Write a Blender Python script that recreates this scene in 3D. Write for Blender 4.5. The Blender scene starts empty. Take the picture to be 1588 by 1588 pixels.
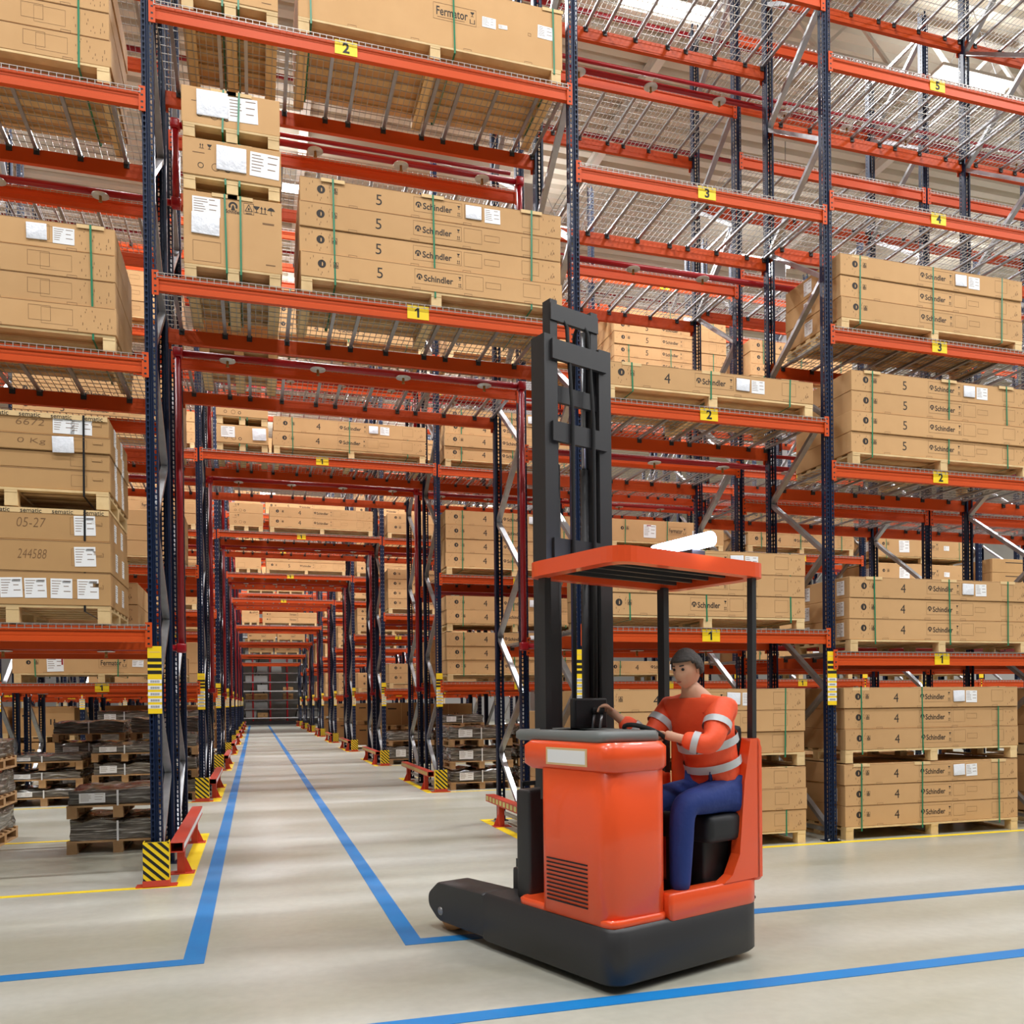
import bpy, bmesh, math, random
from mathutils import Vector, Matrix
random.seed(7)
SC = bpy.context.scene
COL = SC.collection
PI = math.pi

# ------------------------------------------------------------------ camera
cam_d = bpy.data.cameras.new('camera')
cam = bpy.data.objects.new('camera', cam_d)
COL.objects.link(cam)
YAW, PITCH, ROLL = 0.28813, -0.00494, -0.01047
fw = Vector((math.sin(YAW)*math.cos(PITCH), math.cos(YAW)*math.cos(PITCH), math.sin(PITCH)))
r0 = Vector((math.cos(YAW), -math.sin(YAW), 0)); u0 = r0.cross(fw)
cr, sr = math.cos(ROLL), math.sin(ROLL)
rr = cr*r0 + sr*u0; uu = -sr*r0 + cr*u0
m = Matrix(((rr.x, uu.x, -fw.x), (rr.y, uu.y, -fw.y), (rr.z, uu.z, -fw.z))).to_4x4()
m.translation = Vector((0, 0, 1.6))
cam.matrix_world = m
cam_d.sensor_width = 36; cam_d.sensor_fit = 'HORIZONTAL'
cam_d.lens = 1345.316/1588*36
cam_d.shift_y = (1095.41-794)/1588
cam_d.clip_end = 300; cam_d.clip_start = 0.05
SC.camera = cam

# ------------------------------------------------------------------ world, exposure
w = bpy.data.worlds.new('world'); SC.world = w; w.use_nodes = True
w.node_tree.nodes['Background'].inputs[0].default_value = (.95, 0.97, 1.0, 1)
w.node_tree.nodes['Background'].inputs[1].default_value = .10
SC.view_settings.view_transform = 'Standard'
SC.view_settings.look = 'None'
SC.view_settings.gamma = 1
SC.view_settings.exposure = 0.0
LAMP_W = 430.0
SC.cycles.max_bounces = 7
SC.cycles.diffuse_bounces = 4
SC.cycles.glossy_bounces = 3
SC.cycles.transmission_bounces = 2
SC.cycles.caustics_reflective = False
SC.cycles.caustics_refractive = False

# ------------------------------------------------------------------ materials
def srgb(r, g, b):
    f = lambda c: (c/255/12.92) if c/255 <= .04045 else ((c/255+.055)/1.055)**2.4
    return (f(r), f(g), f(b), 1)

def mat(name, col, rough=.5, metal=0., spec=.5, emit=None, es=0, noise=None, bump=None, vary=0., coat=0.):
    m = bpy.data.materials.new(name); m.use_nodes = True
    nt = m.node_tree; b = nt.nodes['Principled BSDF']
    b.inputs['Roughness'].default_value = rough
    b.inputs['Metallic'].default_value = metal
    b.inputs['Specular IOR Level'].default_value = spec
    b.inputs['Coat Weight'].default_value = coat
    b.inputs['Base Color'].default_value = col
    out = None
    if noise:
        sc, amt, col2 = noise
        tc = nt.nodes.new('ShaderNodeTexCoord'); n = nt.nodes.new('ShaderNodeTexNoise')
        n.inputs['Scale'].default_value = sc; n.inputs['Detail'].default_value = 5
        nt.links.new(tc.outputs['Object'], n.inputs['Vector'])
        r = nt.nodes.new('ShaderNodeMapRange'); r.inputs[1].default_value = .35; r.inputs[2].default_value = .65
        r.inputs[4].default_value = amt
        nt.links.new(n.outputs['Fac'], r.inputs[0])
        mx = nt.nodes.new('ShaderNodeMix'); mx.data_type = 'RGBA'
        mx.inputs[6].default_value = col; mx.inputs[7].default_value = col2
        nt.links.new(r.outputs[0], mx.inputs[0]); out = mx.outputs[2]
        nt.links.new(out, b.inputs['Base Color'])
    if vary:
        oi = nt.nodes.new('ShaderNodeObjectInfo'); h = nt.nodes.new('ShaderNodeHueSaturation')
        r = nt.nodes.new('ShaderNodeMapRange'); r.inputs[3].default_value = 1-vary; r.inputs[4].default_value = 1+vary
        nt.links.new(oi.outputs['Random'], r.inputs[0]); nt.links.new(r.outputs[0], h.inputs['Value'])
        if out: nt.links.new(out, h.inputs['Color'])
        else: h.inputs['Color'].default_value = col
        nt.links.new(h.outputs[0], b.inputs['Base Color'])
    if bump:
        sc, st = bump
        tc = nt.nodes.new('ShaderNodeTexCoord'); n = nt.nodes.new('ShaderNodeTexNoise')
        n.inputs['Scale'].default_value = sc; n.inputs['Detail'].default_value = 4
        nt.links.new(tc.outputs['Object'], n.inputs['Vector'])
        bp = nt.nodes.new('ShaderNodeBump'); bp.inputs['Strength'].default_value = st; bp.inputs['Distance'].default_value = .02
        nt.links.new(n.outputs['Fac'], bp.inputs['Height']); nt.links.new(bp.outputs[0], b.inputs['Normal'])
    if emit:
        b.inputs['Emission Color'].default_value = emit; b.inputs['Emission Strength'].default_value = es
    return m

M = {}
M['card'] = mat('cardboard', srgb(202, 160, 112), .75, spec=.2, noise=(3, .35, srgb(188, 146, 98)), vary=.06)
M['cardbrown'] = mat('cardboard_brown', srgb(186, 146, 98), .75, spec=.2, noise=(3, .35, srgb(172, 132, 88)), vary=.04)
M['cardlid'] = mat('cardboard_pale', srgb(220, 188, 138), .75, spec=.2)
M['ink'] = mat('ink', srgb(42, 34, 28), .7)
M['inkline'] = mat('ink_line', srgb(120, 86, 52), .7)
M['wood'] = mat('pallet_wood', srgb(224, 194, 142), .7, noise=(6, .6, srgb(196, 160, 108)), vary=.1)
M['woodold'] = mat('old_pallet_wood', srgb(190, 150, 105), .8, noise=(6, .6, srgb(140, 105, 70)), vary=.1)
M['orange'] = mat('rack_orange', srgb(202, 76, 24), .46, spec=.25, noise=(1.5, .3, srgb(192, 68, 22)))
M['blue'] = mat('upright_blue', srgb(12, 28, 56), .45, spec=.3)
M['dark'] = mat('hole_dark', srgb(12, 14, 20), .6)
M['zinc'] = mat('galvanised_steel', srgb(165, 166, 168), .34, metal=.75, noise=(9, .4, srgb(130, 132, 136)))
M['wire'] = mat('wire_zinc', srgb(165, 162, 156), .4, metal=.4)
M['yellow'] = mat('sign_yellow', srgb(246, 208, 18), .5)
M['black'] = mat('black_print', srgb(18, 16, 14), .6)
M['white'] = mat('white_paper', srgb(236, 236, 236), .6)
M['pouch'] = mat('plastic_pouch', srgb(232, 234, 240), .22, bump=(16, .6))
M['green'] = mat('green_strap', srgb(30, 120, 82), .35)
M['blackstrap'] = mat('black_strap', srgb(24, 24, 26), .35)
M['pipe'] = mat('sprinkler_red', srgb(152, 16, 28), .3)
M['disc'] = mat('sprinkler_disc', srgb(205, 205, 200), .4, metal=.3)
M['brass'] = mat('brass', srgb(150, 110, 60), .35, metal=.8)
M['film'] = mat('stretch_film', srgb(104, 97, 88), .16, vary=.22, coat=.45)
def film_nodes(m):
    nt = m.node_tree; p = nt.nodes['Principled BSDF']; h = [n for n in nt.nodes if n.type == 'HUE_SAT'][0]
    tc = nt.nodes.new('ShaderNodeTexCoord'); mp = nt.nodes.new('ShaderNodeMapping')
    mp.inputs['Rotation'].default_value = (.12, .10, 0); mp.inputs['Scale'].default_value = (1.6, 1.6, 22)
    n = nt.nodes.new('ShaderNodeTexNoise'); n.inputs['Scale'].default_value = 2.2; n.inputs['Detail'].default_value = 6; n.inputs['Distortion'].default_value = .6
    nt.links.new(tc.outputs['Object'], mp.inputs[0]); nt.links.new(mp.outputs[0], n.inputs['Vector'])
    r = nt.nodes.new('ShaderNodeValToRGB'); e = r.color_ramp.elements
    e[0].position = .38; e[0].color = srgb(70, 64, 57); e[1].position = .72; e[1].color = srgb(196, 192, 184)  # pale end paints wrinkle highlights into the film colour
    k = e.new(.56); k.color = srgb(112, 105, 96)
    nt.links.new(n.outputs['Fac'], r.inputs[0]); nt.links.new(r.outputs[0], h.inputs['Color'])
    bp = nt.nodes.new('ShaderNodeBump'); bp.inputs['Strength'].default_value = .9; bp.inputs['Distance'].default_value = .02
    nt.links.new(n.outputs['Fac'], bp.inputs['Height']); nt.links.new(bp.outputs[0], p.inputs['Normal'])
film_nodes(M['film'])
M['greybox'] = mat('grey_carton', srgb(150, 148, 144), .6, vary=.3)
M['railred'] = mat('guard_red', srgb(196, 66, 46), .45)
M['tapeb'] = mat('tape_blue', srgb(20, 122, 190), .42, noise=(4, .35, srgb(34, 108, 176)))
M['tapey'] = mat('tape_yellow', srgb(255, 222, 40), .42, noise=(4, .4, srgb(246, 208, 44)))
M['reflect'] = mat('reflective_yellow', srgb(196, 186, 96), .35)
M['ceil'] = mat('ceiling_sheet', srgb(200, 191, 174), .6)
M['steelw'] = mat('roof_steel', srgb(214, 208, 198), .5)
M['wallm'] = mat('wall_panel', srgb(205, 203, 200), .6)
M['lampw'] = mat('lamp_tube', (1, 1, 1, 1), .5, emit=(1, .97, .93, 1), es=14)
M['truckorange'] = mat('truck_orange', srgb(238, 84, 36), .3, coat=.3)
M['truckblack'] = mat('truck_black', srgb(42, 41, 42), .45)
M['truckgrey'] = mat('truck_grey', srgb(112, 116, 114), .5)
M['rubber'] = mat('rubber', srgb(28, 28, 28), .8)
M['wheelpu'] = mat('wheel_tan', srgb(216, 160, 110), .5)
M['seat'] = mat('seat_black', srgb(30, 30, 32), .6)
M['led'] = mat('led_blue_white', (1, 1, 1, 1), .4, emit=(.55, .68, 1, 1), es=22)
M['skin'] = mat('skin', srgb(214, 164, 134), .55)
M['hair'] = mat('hair', srgb(66, 60, 56), .7, bump=(60, .6))
M['jacket'] = mat('hivis_orange', srgb(255, 92, 48), .6, bump=(9, .5))
M['stripe'] = mat('reflective_stripe', srgb(198, 202, 204), .35)
M['jean'] = mat('blue_trousers', srgb(22, 48, 118), .75, bump=(10, .5))
M['shoe'] = mat('shoe', srgb(30, 28, 28), .6)
M['eye'] = mat('eye_dark', srgb(30, 22, 18), .3)
M['concretepost'] = mat('concrete_column', srgb(170, 172, 174), .7)

def floor_mat():
    m = bpy.data.materials.new('polished_concrete'); m.use_nodes = True
    nt = m.node_tree; b = nt.nodes['Principled BSDF']
    tc = nt.nodes.new('ShaderNodeTexCoord')
    mp = nt.nodes.new('ShaderNodeMapping'); mp.inputs['Scale'].default_value = (.25, 1.1, 1)
    nt.links.new(tc.outputs['Object'], mp.inputs[0])
    n = nt.nodes.new('ShaderNodeTexNoise'); n.inputs['Scale'].default_value = .8; n.inputs['Detail'].default_value = 6
    nt.links.new(mp.outputs[0], n.inputs['Vector'])
    n2 = nt.nodes.new('ShaderNodeTexNoise'); n2.inputs['Scale'].default_value = 14; n2.inputs['Detail'].default_value = 5
    nt.links.new(tc.outputs['Object'], n2.inputs['Vector'])
    cr = nt.nodes.new('ShaderNodeValToRGB')
    cr.color_ramp.elements[0].position = .36; cr.color_ramp.elements[0].color = srgb(174, 172, 155)
    cr.color_ramp.elements[1].position = .66; cr.color_ramp.elements[1].color = srgb(200, 200, 191)
    nt.links.new(n.outputs['Fac'], cr.inputs[0])
    mx = nt.nodes.new('ShaderNodeMix'); mx.data_type = 'RGBA'; mx.blend_type = 'MULTIPLY'; mx.inputs[0].default_value = .22
    nt.links.new(cr.outputs[0], mx.inputs[6]); nt.links.new(n2.outputs['Fac'], mx.inputs[7])
    nt.links.new(mx.outputs[2], b.inputs['Base Color'])
    r = nt.nodes.new('ShaderNodeMapRange'); r.inputs[3].default_value = .22; r.inputs[4].default_value = .42
    nt.links.new(n.outputs['Fac'], r.inputs[0]); nt.links.new(r.outputs[0], b.inputs['Roughness'])
    b.inputs['Specular IOR Level'].default_value = .4
    return m
M['floor'] = floor_mat()

# ------------------------------------------------------------------ mesh builder
class MB:
    def __init__(s): s.v = []; s.f = []; s.mi = []; s.mats = []; s.smooth = []
    def m(s, name):
        if name not in s.mats: s.mats.append(name)
        return s.mats.index(name)
    def add(s, vs, fs, mt, smooth=False):
        o = len(s.v); s.v += [tuple(v) for v in vs]; i = s.m(mt)
        for f in fs: s.f.append([o+k for k in f]); s.mi.append(i); s.smooth.append(smooth)
    def box(s, x0, x1, y0, y1, z0, z1, mt):
        s.add([(x0,y0,z0),(x1,y0,z0),(x1,y1,z0),(x0,y1,z0),(x0,y0,z1),(x1,y0,z1),(x1,y1,z1),(x0,y1,z1)],
              [(0,3,2,1),(4,5,6,7),(0,1,5,4),(1,2,6,5),(2,3,7,6),(3,0,4,7)], mt)
    def bevbox(s, x0, x1, y0, y1, z0, z1, mt, b=.01, seg=2):
        bm = bmesh.new(); bmesh.ops.create_cube(bm, size=1)
        for v in bm.verts:
            v.co = ((x0+x1)/2+v.co.x*(x1-x0), (y0+y1)/2+v.co.y*(y1-y0), (z0+z1)/2+v.co.z*(z1-z0))
        bmesh.ops.bevel(bm, geom=bm.edges[:], offset=b, segments=seg, affect='EDGES', profile=.6)
        bm.verts.index_update()
        s.add([v.co[:] for v in bm.verts], [[v.index for v in f.verts] for f in bm.faces], mt, seg > 1)
        bm.free()
    def bar(s, p, q, w, h, mt, up=(0,0,1)):
        p, q = Vector(p), Vector(q); d = (q-p).normalized(); u = Vector(up)
        if abs(d.dot(u)) > .98: u = Vector((1,0,0))
        a = d.cross(u).normalized()*w/2; c = a.cross(d).normalized()*h/2
        vs = [p-a-c, p+a-c, p+a+c, p-a+c, q-a-c, q+a-c, q+a+c, q-a+c]
        s.add(vs, [(0,1,2,3),(7,6,5,4),(0,4,5,1),(1,5,6,2),(2,6,7,3),(3,7,4,0)], mt)
    def wire(s, p, q, w, mt):
        p, q = Vector(p), Vector(q); d = (q-p).normalized(); u = Vector((0,0,1))
        if abs(d.dot(u)) > .98: u = Vector((1,0,0))
        a = d.cross(u).normalized()*w/2; c = a.cross(d).normalized()*w/2
        vs = [p-a-c, p+a-c, p+a+c, p-a+c, q-a-c, q+a-c, q+a+c, q-a+c]
        s.add(vs, [(0,4,5,1),(1,5,6,2),(2,6,7,3),(3,7,4,0)], mt)
    def tube(s, pts, r, mt, n=10, cap=True, r2=None):
        pts = [Vector(p) for p in pts]; o = len(s.v); rings = []
        for i, p in enumerate(pts):
            d = (pts[min(i+1, len(pts)-1)]-pts[max(i-1, 0)]).normalized()
            u = Vector((0,0,1)) if abs(d.z) < .9 else Vector((1,0,0))
            a = d.cross(u).normalized(); c = d.cross(a).normalized()
            rad = r if r2 is None else r+(r2-r)*i/(len(pts)-1)
            rings.append([p+a*rad*math.cos(2*PI*k/n)+c*rad*math.sin(2*PI*k/n) for k in range(n)])
        vs = [v for g in rings for v in g]; fs = []
        for i in range(len(pts)-1):
            for k in range(n): fs.append((i*n+k, i*n+(k+1) % n, (i+1)*n+(k+1) % n, (i+1)*n+k))
        if cap: fs += [tuple(range(n))[::-1], tuple((len(pts)-1)*n+k for k in range(n))]
        s.add(vs, fs, mt, True)
    def disc(s, c, r, mt, n=14, th=.004, axis='z'):
        e = {'z': ((0,0,th/2)), 'y': ((0,th/2,0)), 'x': (th/2,0,0)}[axis]
        s.tube([Vector(c)-Vector(e), Vector(c)+Vector(e)], r, mt, n)
    # flat decals on a front (-Y) face
    def rect(s, x0, x1, z0, z1, y, mt):
        s.add([(x0,y,z0),(x1,y,z0),(x1,y,z1),(x0,y,z1)], [(0,1,2,3)], mt)
    def frame(s, x0, x1, z0, z1, y, t, mt):
        s.rect(x0, x1, z0, z0+t, y, mt); s.rect(x0, x1, z1-t, z1, y, mt)
        s.rect(x0, x0+t, z0, z1, y, mt); s.rect(x1-t, x1, z0, z1, y, mt)
    def poly(s, pts, y, mt):
        s.add([(x, y, z) for x, z in pts], [tuple(range(len(pts)))], mt)
    def ring(s, cx, cz, r0, r1, y, mt, a0=0, a1=2*PI, n=18):
        for k in range(n):
            a, b = a0+(a1-a0)*k/n, a0+(a1-a0)*(k+1)/n
            s.poly([(cx+r0*math.cos(a), cz+r0*math.sin(a)), (cx+r1*math.cos(a), cz+r1*math.sin(a)),
                    (cx+r1*math.cos(b), cz+r1*math.sin(b)), (cx+r0*math.cos(b), cz+r0*math.sin(b))], y, mt)
    def text(s, txt, cx, cz, size, y, mt, bold=0., width=None, skew=0., left=False):
        vs, fs, wd = textgeo(txt, bold)
        k = size; kx = size if width is None else width/wd
        ox = cx if left else cx-wd*kx/2
        s.add([(ox+a*kx+b*skew*k, y, cz+(b-.35)*k) for a, b in vs], fs, mt)
    def mesh(s, name):
        me = bpy.data.meshes.new(name); me.from_pydata(s.v, [], s.f)
        for n in s.mats: me.materials.append(M[n])
        me.polygons.foreach_set('material_index', s.mi)
        me.polygons.foreach_set('use_smooth', s.smooth)
        me.update(); return me
    def build(s, name, parent=None, loc=(0,0,0), rz=0):
        return ob(name, s.mesh(name), parent, loc, rz)

_tg = {}
def textgeo(txt, bold=0.):
    k = (txt, bold)
    if k not in _tg:
        c = bpy.data.curves.new('t', 'FONT'); c.body = txt; c.size = 1; c.offset = bold; c.resolution_u = 3
        o = bpy.data.objects.new('t', c); COL.objects.link(o)
        dg = bpy.context.evaluated_depsgraph_get(); me = bpy.data.meshes.new_from_object(o.evaluated_get(dg))
        vs = [(v.co.x, v.co.y) for v in me.vertices]; fs = [tuple(p.vertices) for p in me.polygons]
        x0 = min(v[0] for v in vs); x1 = max(v[0] for v in vs)
        _tg[k] = ([(a-x0, b) for a, b in vs], fs, x1-x0)
        bpy.data.objects.remove(o); bpy.data.curves.remove(c); bpy.data.meshes.remove(me)
    return _tg[k]

def ob(name, me, parent=None, loc=(0,0,0), rz=0, rot=None):
    o = bpy.data.objects.new(name, me); COL.objects.link(o); o.location = loc
    o.rotation_euler = rot if rot else (0, 0, rz)
    if parent: o.parent = parent
    return o
def tag(o, label, cat, group=None, kind=None):
    o['label'] = label; o['category'] = cat
    if group: o['group'] = group
    if kind: o['kind'] = kind
    return o
def thing(name, label, cat, loc=(0,0,0), rz=0, group=None):
    o = bpy.data.objects.new(name, None); COL.objects.link(o); o.location = loc; o.rotation_euler = (0,0,rz)
    o.empty_display_size = .2
    return tag(o, label, cat, group)
def struct(o): o['kind'] = 'structure'; return o

# ------------------------------------------------------------------ room shell
XL, XR, YF, YB, ZC = -22, 40, -6, 78, 14.6
b = MB(); b.box(XL, XR, YF, YB, -.2, 0, 'floor'); struct(b.build('floor'))
b = MB()
y = YF
while y < YB:                                   # trapezoidal roof sheet running along X
    for (a, c, z0, z1) in ((0, .2, 0, 0), (.2, .25, 0, .12), (.25, .35, .12, .12), (.35, .40, .12, 0)):
        b.add([(XL, y+a, ZC+z0), (XR, y+a, ZC+z0), (XR, y+c, ZC+z1), (XL, y+c, ZC+z1)], [(3,2,1,0)], 'ceil')
    y += .40
b.box(XL, XR, YF, YB, ZC+.14, ZC+.2, 'ceil')
ceil = struct(b.build('ceiling'))
b = MB(); b.box(XL, XR, YB, YB+.2, 0, ZC+.1, 'wallm'); struct(b.build('wall_back'))
b = MB(); b.box(XL-.2, XL, YF, YB, 0, ZC+.1, 'wallm'); struct(b.build('wall_left'))
b = MB(); b.box(XR, XR+.2, YF, YB, 0, ZC+.1, 'wallm'); struct(b.build('wall_right'))
n = 0
for x in (-12.5, -5.5, 1.2, 7.9, 14.6, 21.3, 28):  # purlins running into the depth
    n += 1; b = MB()
    b.box(x-.09, x+.09, YF, YB, ZC-.26, ZC-.24, 'steelw'); b.box(x-.09, x+.09, YF, YB, ZC-.02, ZC, 'steelw')
    b.box(x-.012, x+.012, YF, YB, ZC-.24, ZC-.02, 'steelw'); struct(b.build('trim_%d' % n))
for y in (13.6, 31, 48.5):                      # lattice girders across
    n += 1; b = MB()
    b.box(XL, XR, y-.07, y+.07, ZC-.42, ZC-.28, 'steelw'); b.box(XL, XR, y-.07, y+.07, ZC-1.3, ZC-1.18, 'steelw')
    x = XL
    while x < XR-1.6:
        b.bar((x, y, ZC-1.2), (x+.8, y, ZC-.4), .06, .06, 'steelw'); b.bar((x+.8, y, ZC-.4), (x+1.6, y, ZC-1.2), .06, .06, 'steelw'); x += 1.6
    struct(b.build('trim_%d' % n))
k = 0
for y, z in ((5.6, 13.9), (12.2, 14.0), (14.6, 14.0), (17.6, 13.9), (21.6, 14.0), (24.4, 13.9), (28.6, 14.0), (35, 13.9)):
    k += 1; b = MB(); b.tube([(-14, y, z), (30, y, z)], .045, 'pipe', 8)
    for x in range(-12, 30, 4): b.bar((x, y, z), (x, y, ZC), .012, .012, 'zinc'); 
    o = b.build('ceiling_pipe')
    tag(o, 'long red sprinkler main under the roof, %s counted from the front' % ['first','second','third','fourth','fifth','sixth','seventh','eighth'][k-1], 'pipe', 'red mains under the roof')

# ------------------------------------------------------------------ lamps (one row of luminaires over every aisle)
lb = MB()
lb.box(-.85, .85, -.16, .16, .06, .12, 'steelw')
lampme = lb.mesh('housing')
tb = MB()
for dy in (-.09, .09): tb.tube([(-.8, dy, .03), (.8, dy, .03)], .028, 'lampw', 8)
tubeme = tb.mesh('lamp_tube')
sb = MB()
sb.bar((-.6, 0, .12), (0, 0, ZC-13.25), .01, .01, 'zinc'); sb.bar((.6, 0, .12), (0, 0, ZC-13.25), .01, .01, 'zinc')
suspme = sb.mesh('suspension')
aisles = [(-1.5, 'camera side'), (4.3, 'front aisle'), (13.3, 'first aisle'), (20.3, 'second aisle'), (27.3, 'third aisle'), (34.3, 'fourth aisle'), (41.3, 'fifth aisle'), (50, 'sixth aisle'), (62, 'last aisle')]
for ai, (ly, an) in enumerate(aisles):
    xs = [-6.05+6.4*i for i in range(6)] if ai < 4 else [-6.05+6.4*i for i in range(4)]
    for j, x in enumerate(xs):
        x = x+.05
        t = thing('ceiling_light', 'bright suspended strip light over the %s, %s from the left' % (an, ['first','second','third','fourth','fifth','sixth'][j]), 'ceiling light', (x, ly, 13.25), 0, 'strip lights over the aisles')
        ob('housing', lampme, t); ob('lamp_tube', tubeme, t); ob('suspension', suspme, t)
        ld = bpy.data.lights.new('lamp', 'AREA'); ld.shape = 'RECTANGLE'; ld.size = 1.6; ld.size_y = .3
        ld.energy = LAMP_W*(1.0 if ai < 2 else 1.5); ld.color = (.97, .98, 1.0)
        lo = bpy.data.objects.new('lamp_light', ld); COL.objects.link(lo); lo.parent = t; lo.location = (0, 0, -.02)
        ud = bpy.data.lights.new('ceiling_fill', 'AREA'); ud.shape = 'RECTANGLE'; ud.size = 1.6; ud.size_y = .25; ud.energy = ld.energy*.07; ud.color = ld.color  # upward fill added to brighten the ceiling sheet
        uo = bpy.data.objects.new('ceiling_fill_light', ud); COL.objects.link(uo); uo.parent = t; uo.location = (0, 0, .14); uo.rotation_euler = (PI, 0, 0)

# ------------------------------------------------------------------ racks
XP = [-0.85-3.02*3, -0.85-3.02*2, -3.87, -0.85, 3.18, 6.2, 9.22, 12.24, 15.26, 18.28, 21.3, 24.3]
BAYS = {-3: 'third left bay', -2: 'second left bay', -1: 'left bay', 0: 'passage bay', 1: 'first right bay', 2: 'second right bay', 3: 'third right bay', 4: 'fourth right bay', 5: 'fifth right bay', 6: 'sixth right bay', 7: 'seventh right bay'}
ROWN = ['front row', 'second row', 'third row', 'fourth row', 'fifth row', 'sixth row', 'seventh row', 'eighth row', 'ninth row']
ROWY = [8.3+7*i for i in range(9)]
OFF = (0, 1.11, 1.85, 2.96)      # near faces of the four posts of a double row
ORD = ['lowest', 'second', 'third', 'fourth', 'fifth', 'sixth']
HU = 11.35

def bay_x(i): return XP[i+3], XP[i+4]
def levels(row, bay):
    if row == 0:
        if bay < 0: return [2.31, 4.70, 7.05, 9.4]
        if bay == 0: return [5.44, 7.85]
        if bay == 1: return [2.36, 4.72, 7.08, 9.45]
        return [2.12, 4.24, 5.76, 7.25, 8.80, 10.4]
    if bay == 0: return [{5: 5.4, 6: 5.1, 7: 4.8, 8: 4.6}.get(row, 5.86), 7.8, 9.7]
    if row == 1 and bay == 3: return [2.0, 4.55, 6.2, 7.95, 9.7]
    return [1.97, 3.90, 5.84, 7.8, 9.7]
def bays(row): 
    return range(-1 if row == 0 else -2 if row < 2 else -3, {0: 4, 1: 6, 2: 6}.get(row, 3 if row > 3 else 5))

def upright_mesh(holes):
    """post .1 wide, .09 deep, front at y=0, perforated front and sides"""
    b = MB(); W = .05; D = .088
    if not holes:
        for x0, x1, y0, y1 in ((-W, W, 0, .003), (-W, -W+.003, 0, D), (W-.003, W, 0, D)):
            b.box(x0, x1, y0, y1, .01, HU, 'blue')
        z = .15
        while z < HU-.1:
            for cx in (-.028, .028): b.rect(cx-.007, cx+.007, z-.012, z+.012, -.001, 'zinc')  # pale dots painted in for light showing through the post holes
            z += .1
    else:
        def strip(P, w0, w1, hc, hw):
            # P(u,z)->3D ; perforated strip from u=w0..w1, hole centre hc
            z = .01; vs = []; fs = []
            def vtx(u, zz): vs.append(P(u, zz)); return len(vs)-1
            prev = (vtx(w0, z), vtx(w1, z))
            pit = .05
            N = int((HU-.05)/pit)
            for i in range(N):
                z0 = .03+i*pit; zt = z0+.044; zb = z0+.008
                a = vtx(w0, z0+pit); c = vtx(w1, z0+pit)
                h = [vtx(hc-hw*.45, zb), vtx(hc+hw*.45, zb), vtx(hc+hw, zt-.012), vtx(hc+hw*.7, zt), vtx(hc-hw*.7, zt), vtx(hc-hw, zt-.012)]
                fs.extend([(prev[0], prev[1], h[1], h[0]), (prev[1], c, h[3], h[2], h[1]), (c, a, h[4], h[3]), (a, prev[0], h[0], h[5], h[4])])
                prev = (a, c)
            b.add(vs, fs, 'blue')
        strip(lambda u, z: (u, 0, z), -W, -.012, -.03, .0105)
        strip(lambda u, z: (u, 0, z), .012, W, .03, .0105)
        b.add([(-.012, 0, .01), (-.006, .012, .01), (.006, .012, .01), (.012, 0, .01), (-.012, 0, HU), (-.006, .012, HU), (.006, .012, HU), (.012, 0, HU)],
              [(0,1,5,4), (1,2,6,5), (2,3,7,6)], 'blue')
        strip(lambda u, z: (-W, u, z), 0, .05, .028, .006)
        strip(lambda u, z: (W, u, z), 0, .05, .028, .006)
        for s_ in (-1, 1):
            b.add([(s_*W, .05, .01), (s_*W, D, .01), (s_*W, D, HU), (s_*W, .05, HU)], [(0,1,2,3)], 'blue')
            b.add([(s_*W, D, .01), (s_*(W-.022), D, .01), (s_*(W-.022), D, HU), (s_*W, D, HU)], [(0,1,2,3)], 'blue')
    b.box(-.085, .085, -.03, .12, 0, .01, 'blue')
    for x in (-.065, .065): b.tube([(x, -.012, .01), (x, -.012, .03)], .011, 'zinc', 6)
    return b.mesh('upright')
UPH = upright_mesh(True); UPL = upright_mesh(False)

def brace_mesh():
    b = MB(); a, c = .075, 1.135; z = .15; f = True
    b.bar((0, a, .12), (0, c, .12), .03, .045, 'zinc')
    while z < HU-.9:
        p = (0, a if f else c, z); q = (0, c if f else a, z+.775)
        b.bar(p, q, .045, .065, 'zinc', up=(1, 0, 0)); z += .775; f = not f
    b.bar((0, a, HU-.3), (0, c, HU-.3), .03, .045, 'zinc')
    return b.mesh('frame_bracing')
BRM = brace_mesh()

_beam = {}
def beam_mesh(L):
    k = round(L, 2)
    if k not in _beam:
        b = MB(); x0, x1 = -L/2+.05, L/2-.05
        prof = [(0,-.005), (0,-.045), (.007,-.05), (.007,-.095), (0,-.10), (0,-.145), (.05,-.145), (.05,-.005)]
        vs = [(x0, y_, z_) for y_, z_ in prof]+[(x1, y_, z_) for y_, z_ in prof]; n = len(prof)
        b.add(vs, [(i, (i+1) % n, n+(i+1) % n, n+i) for i in range(n)]+[tuple(range(n))[::-1], tuple(range(n, 2*n))], 'orange')
        for s_ in (-1, 1):
            xc = s_*(L/2-.045)
            b.box(xc-.028, xc+.028, -.014, -.006, -.19, .03, 'orange')
            b.box(xc-.004+s_*.0, xc+.004, -.008, .055, -.19, .03, 'orange')
            for zz in (-.16, -.11, -.05, 0): b.rect(xc-.01, xc+.01, zz-.008, zz+.008, -.0150, 'dark')
        _beam[k] = b.mesh('beam')
    return _beam[k]

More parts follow.
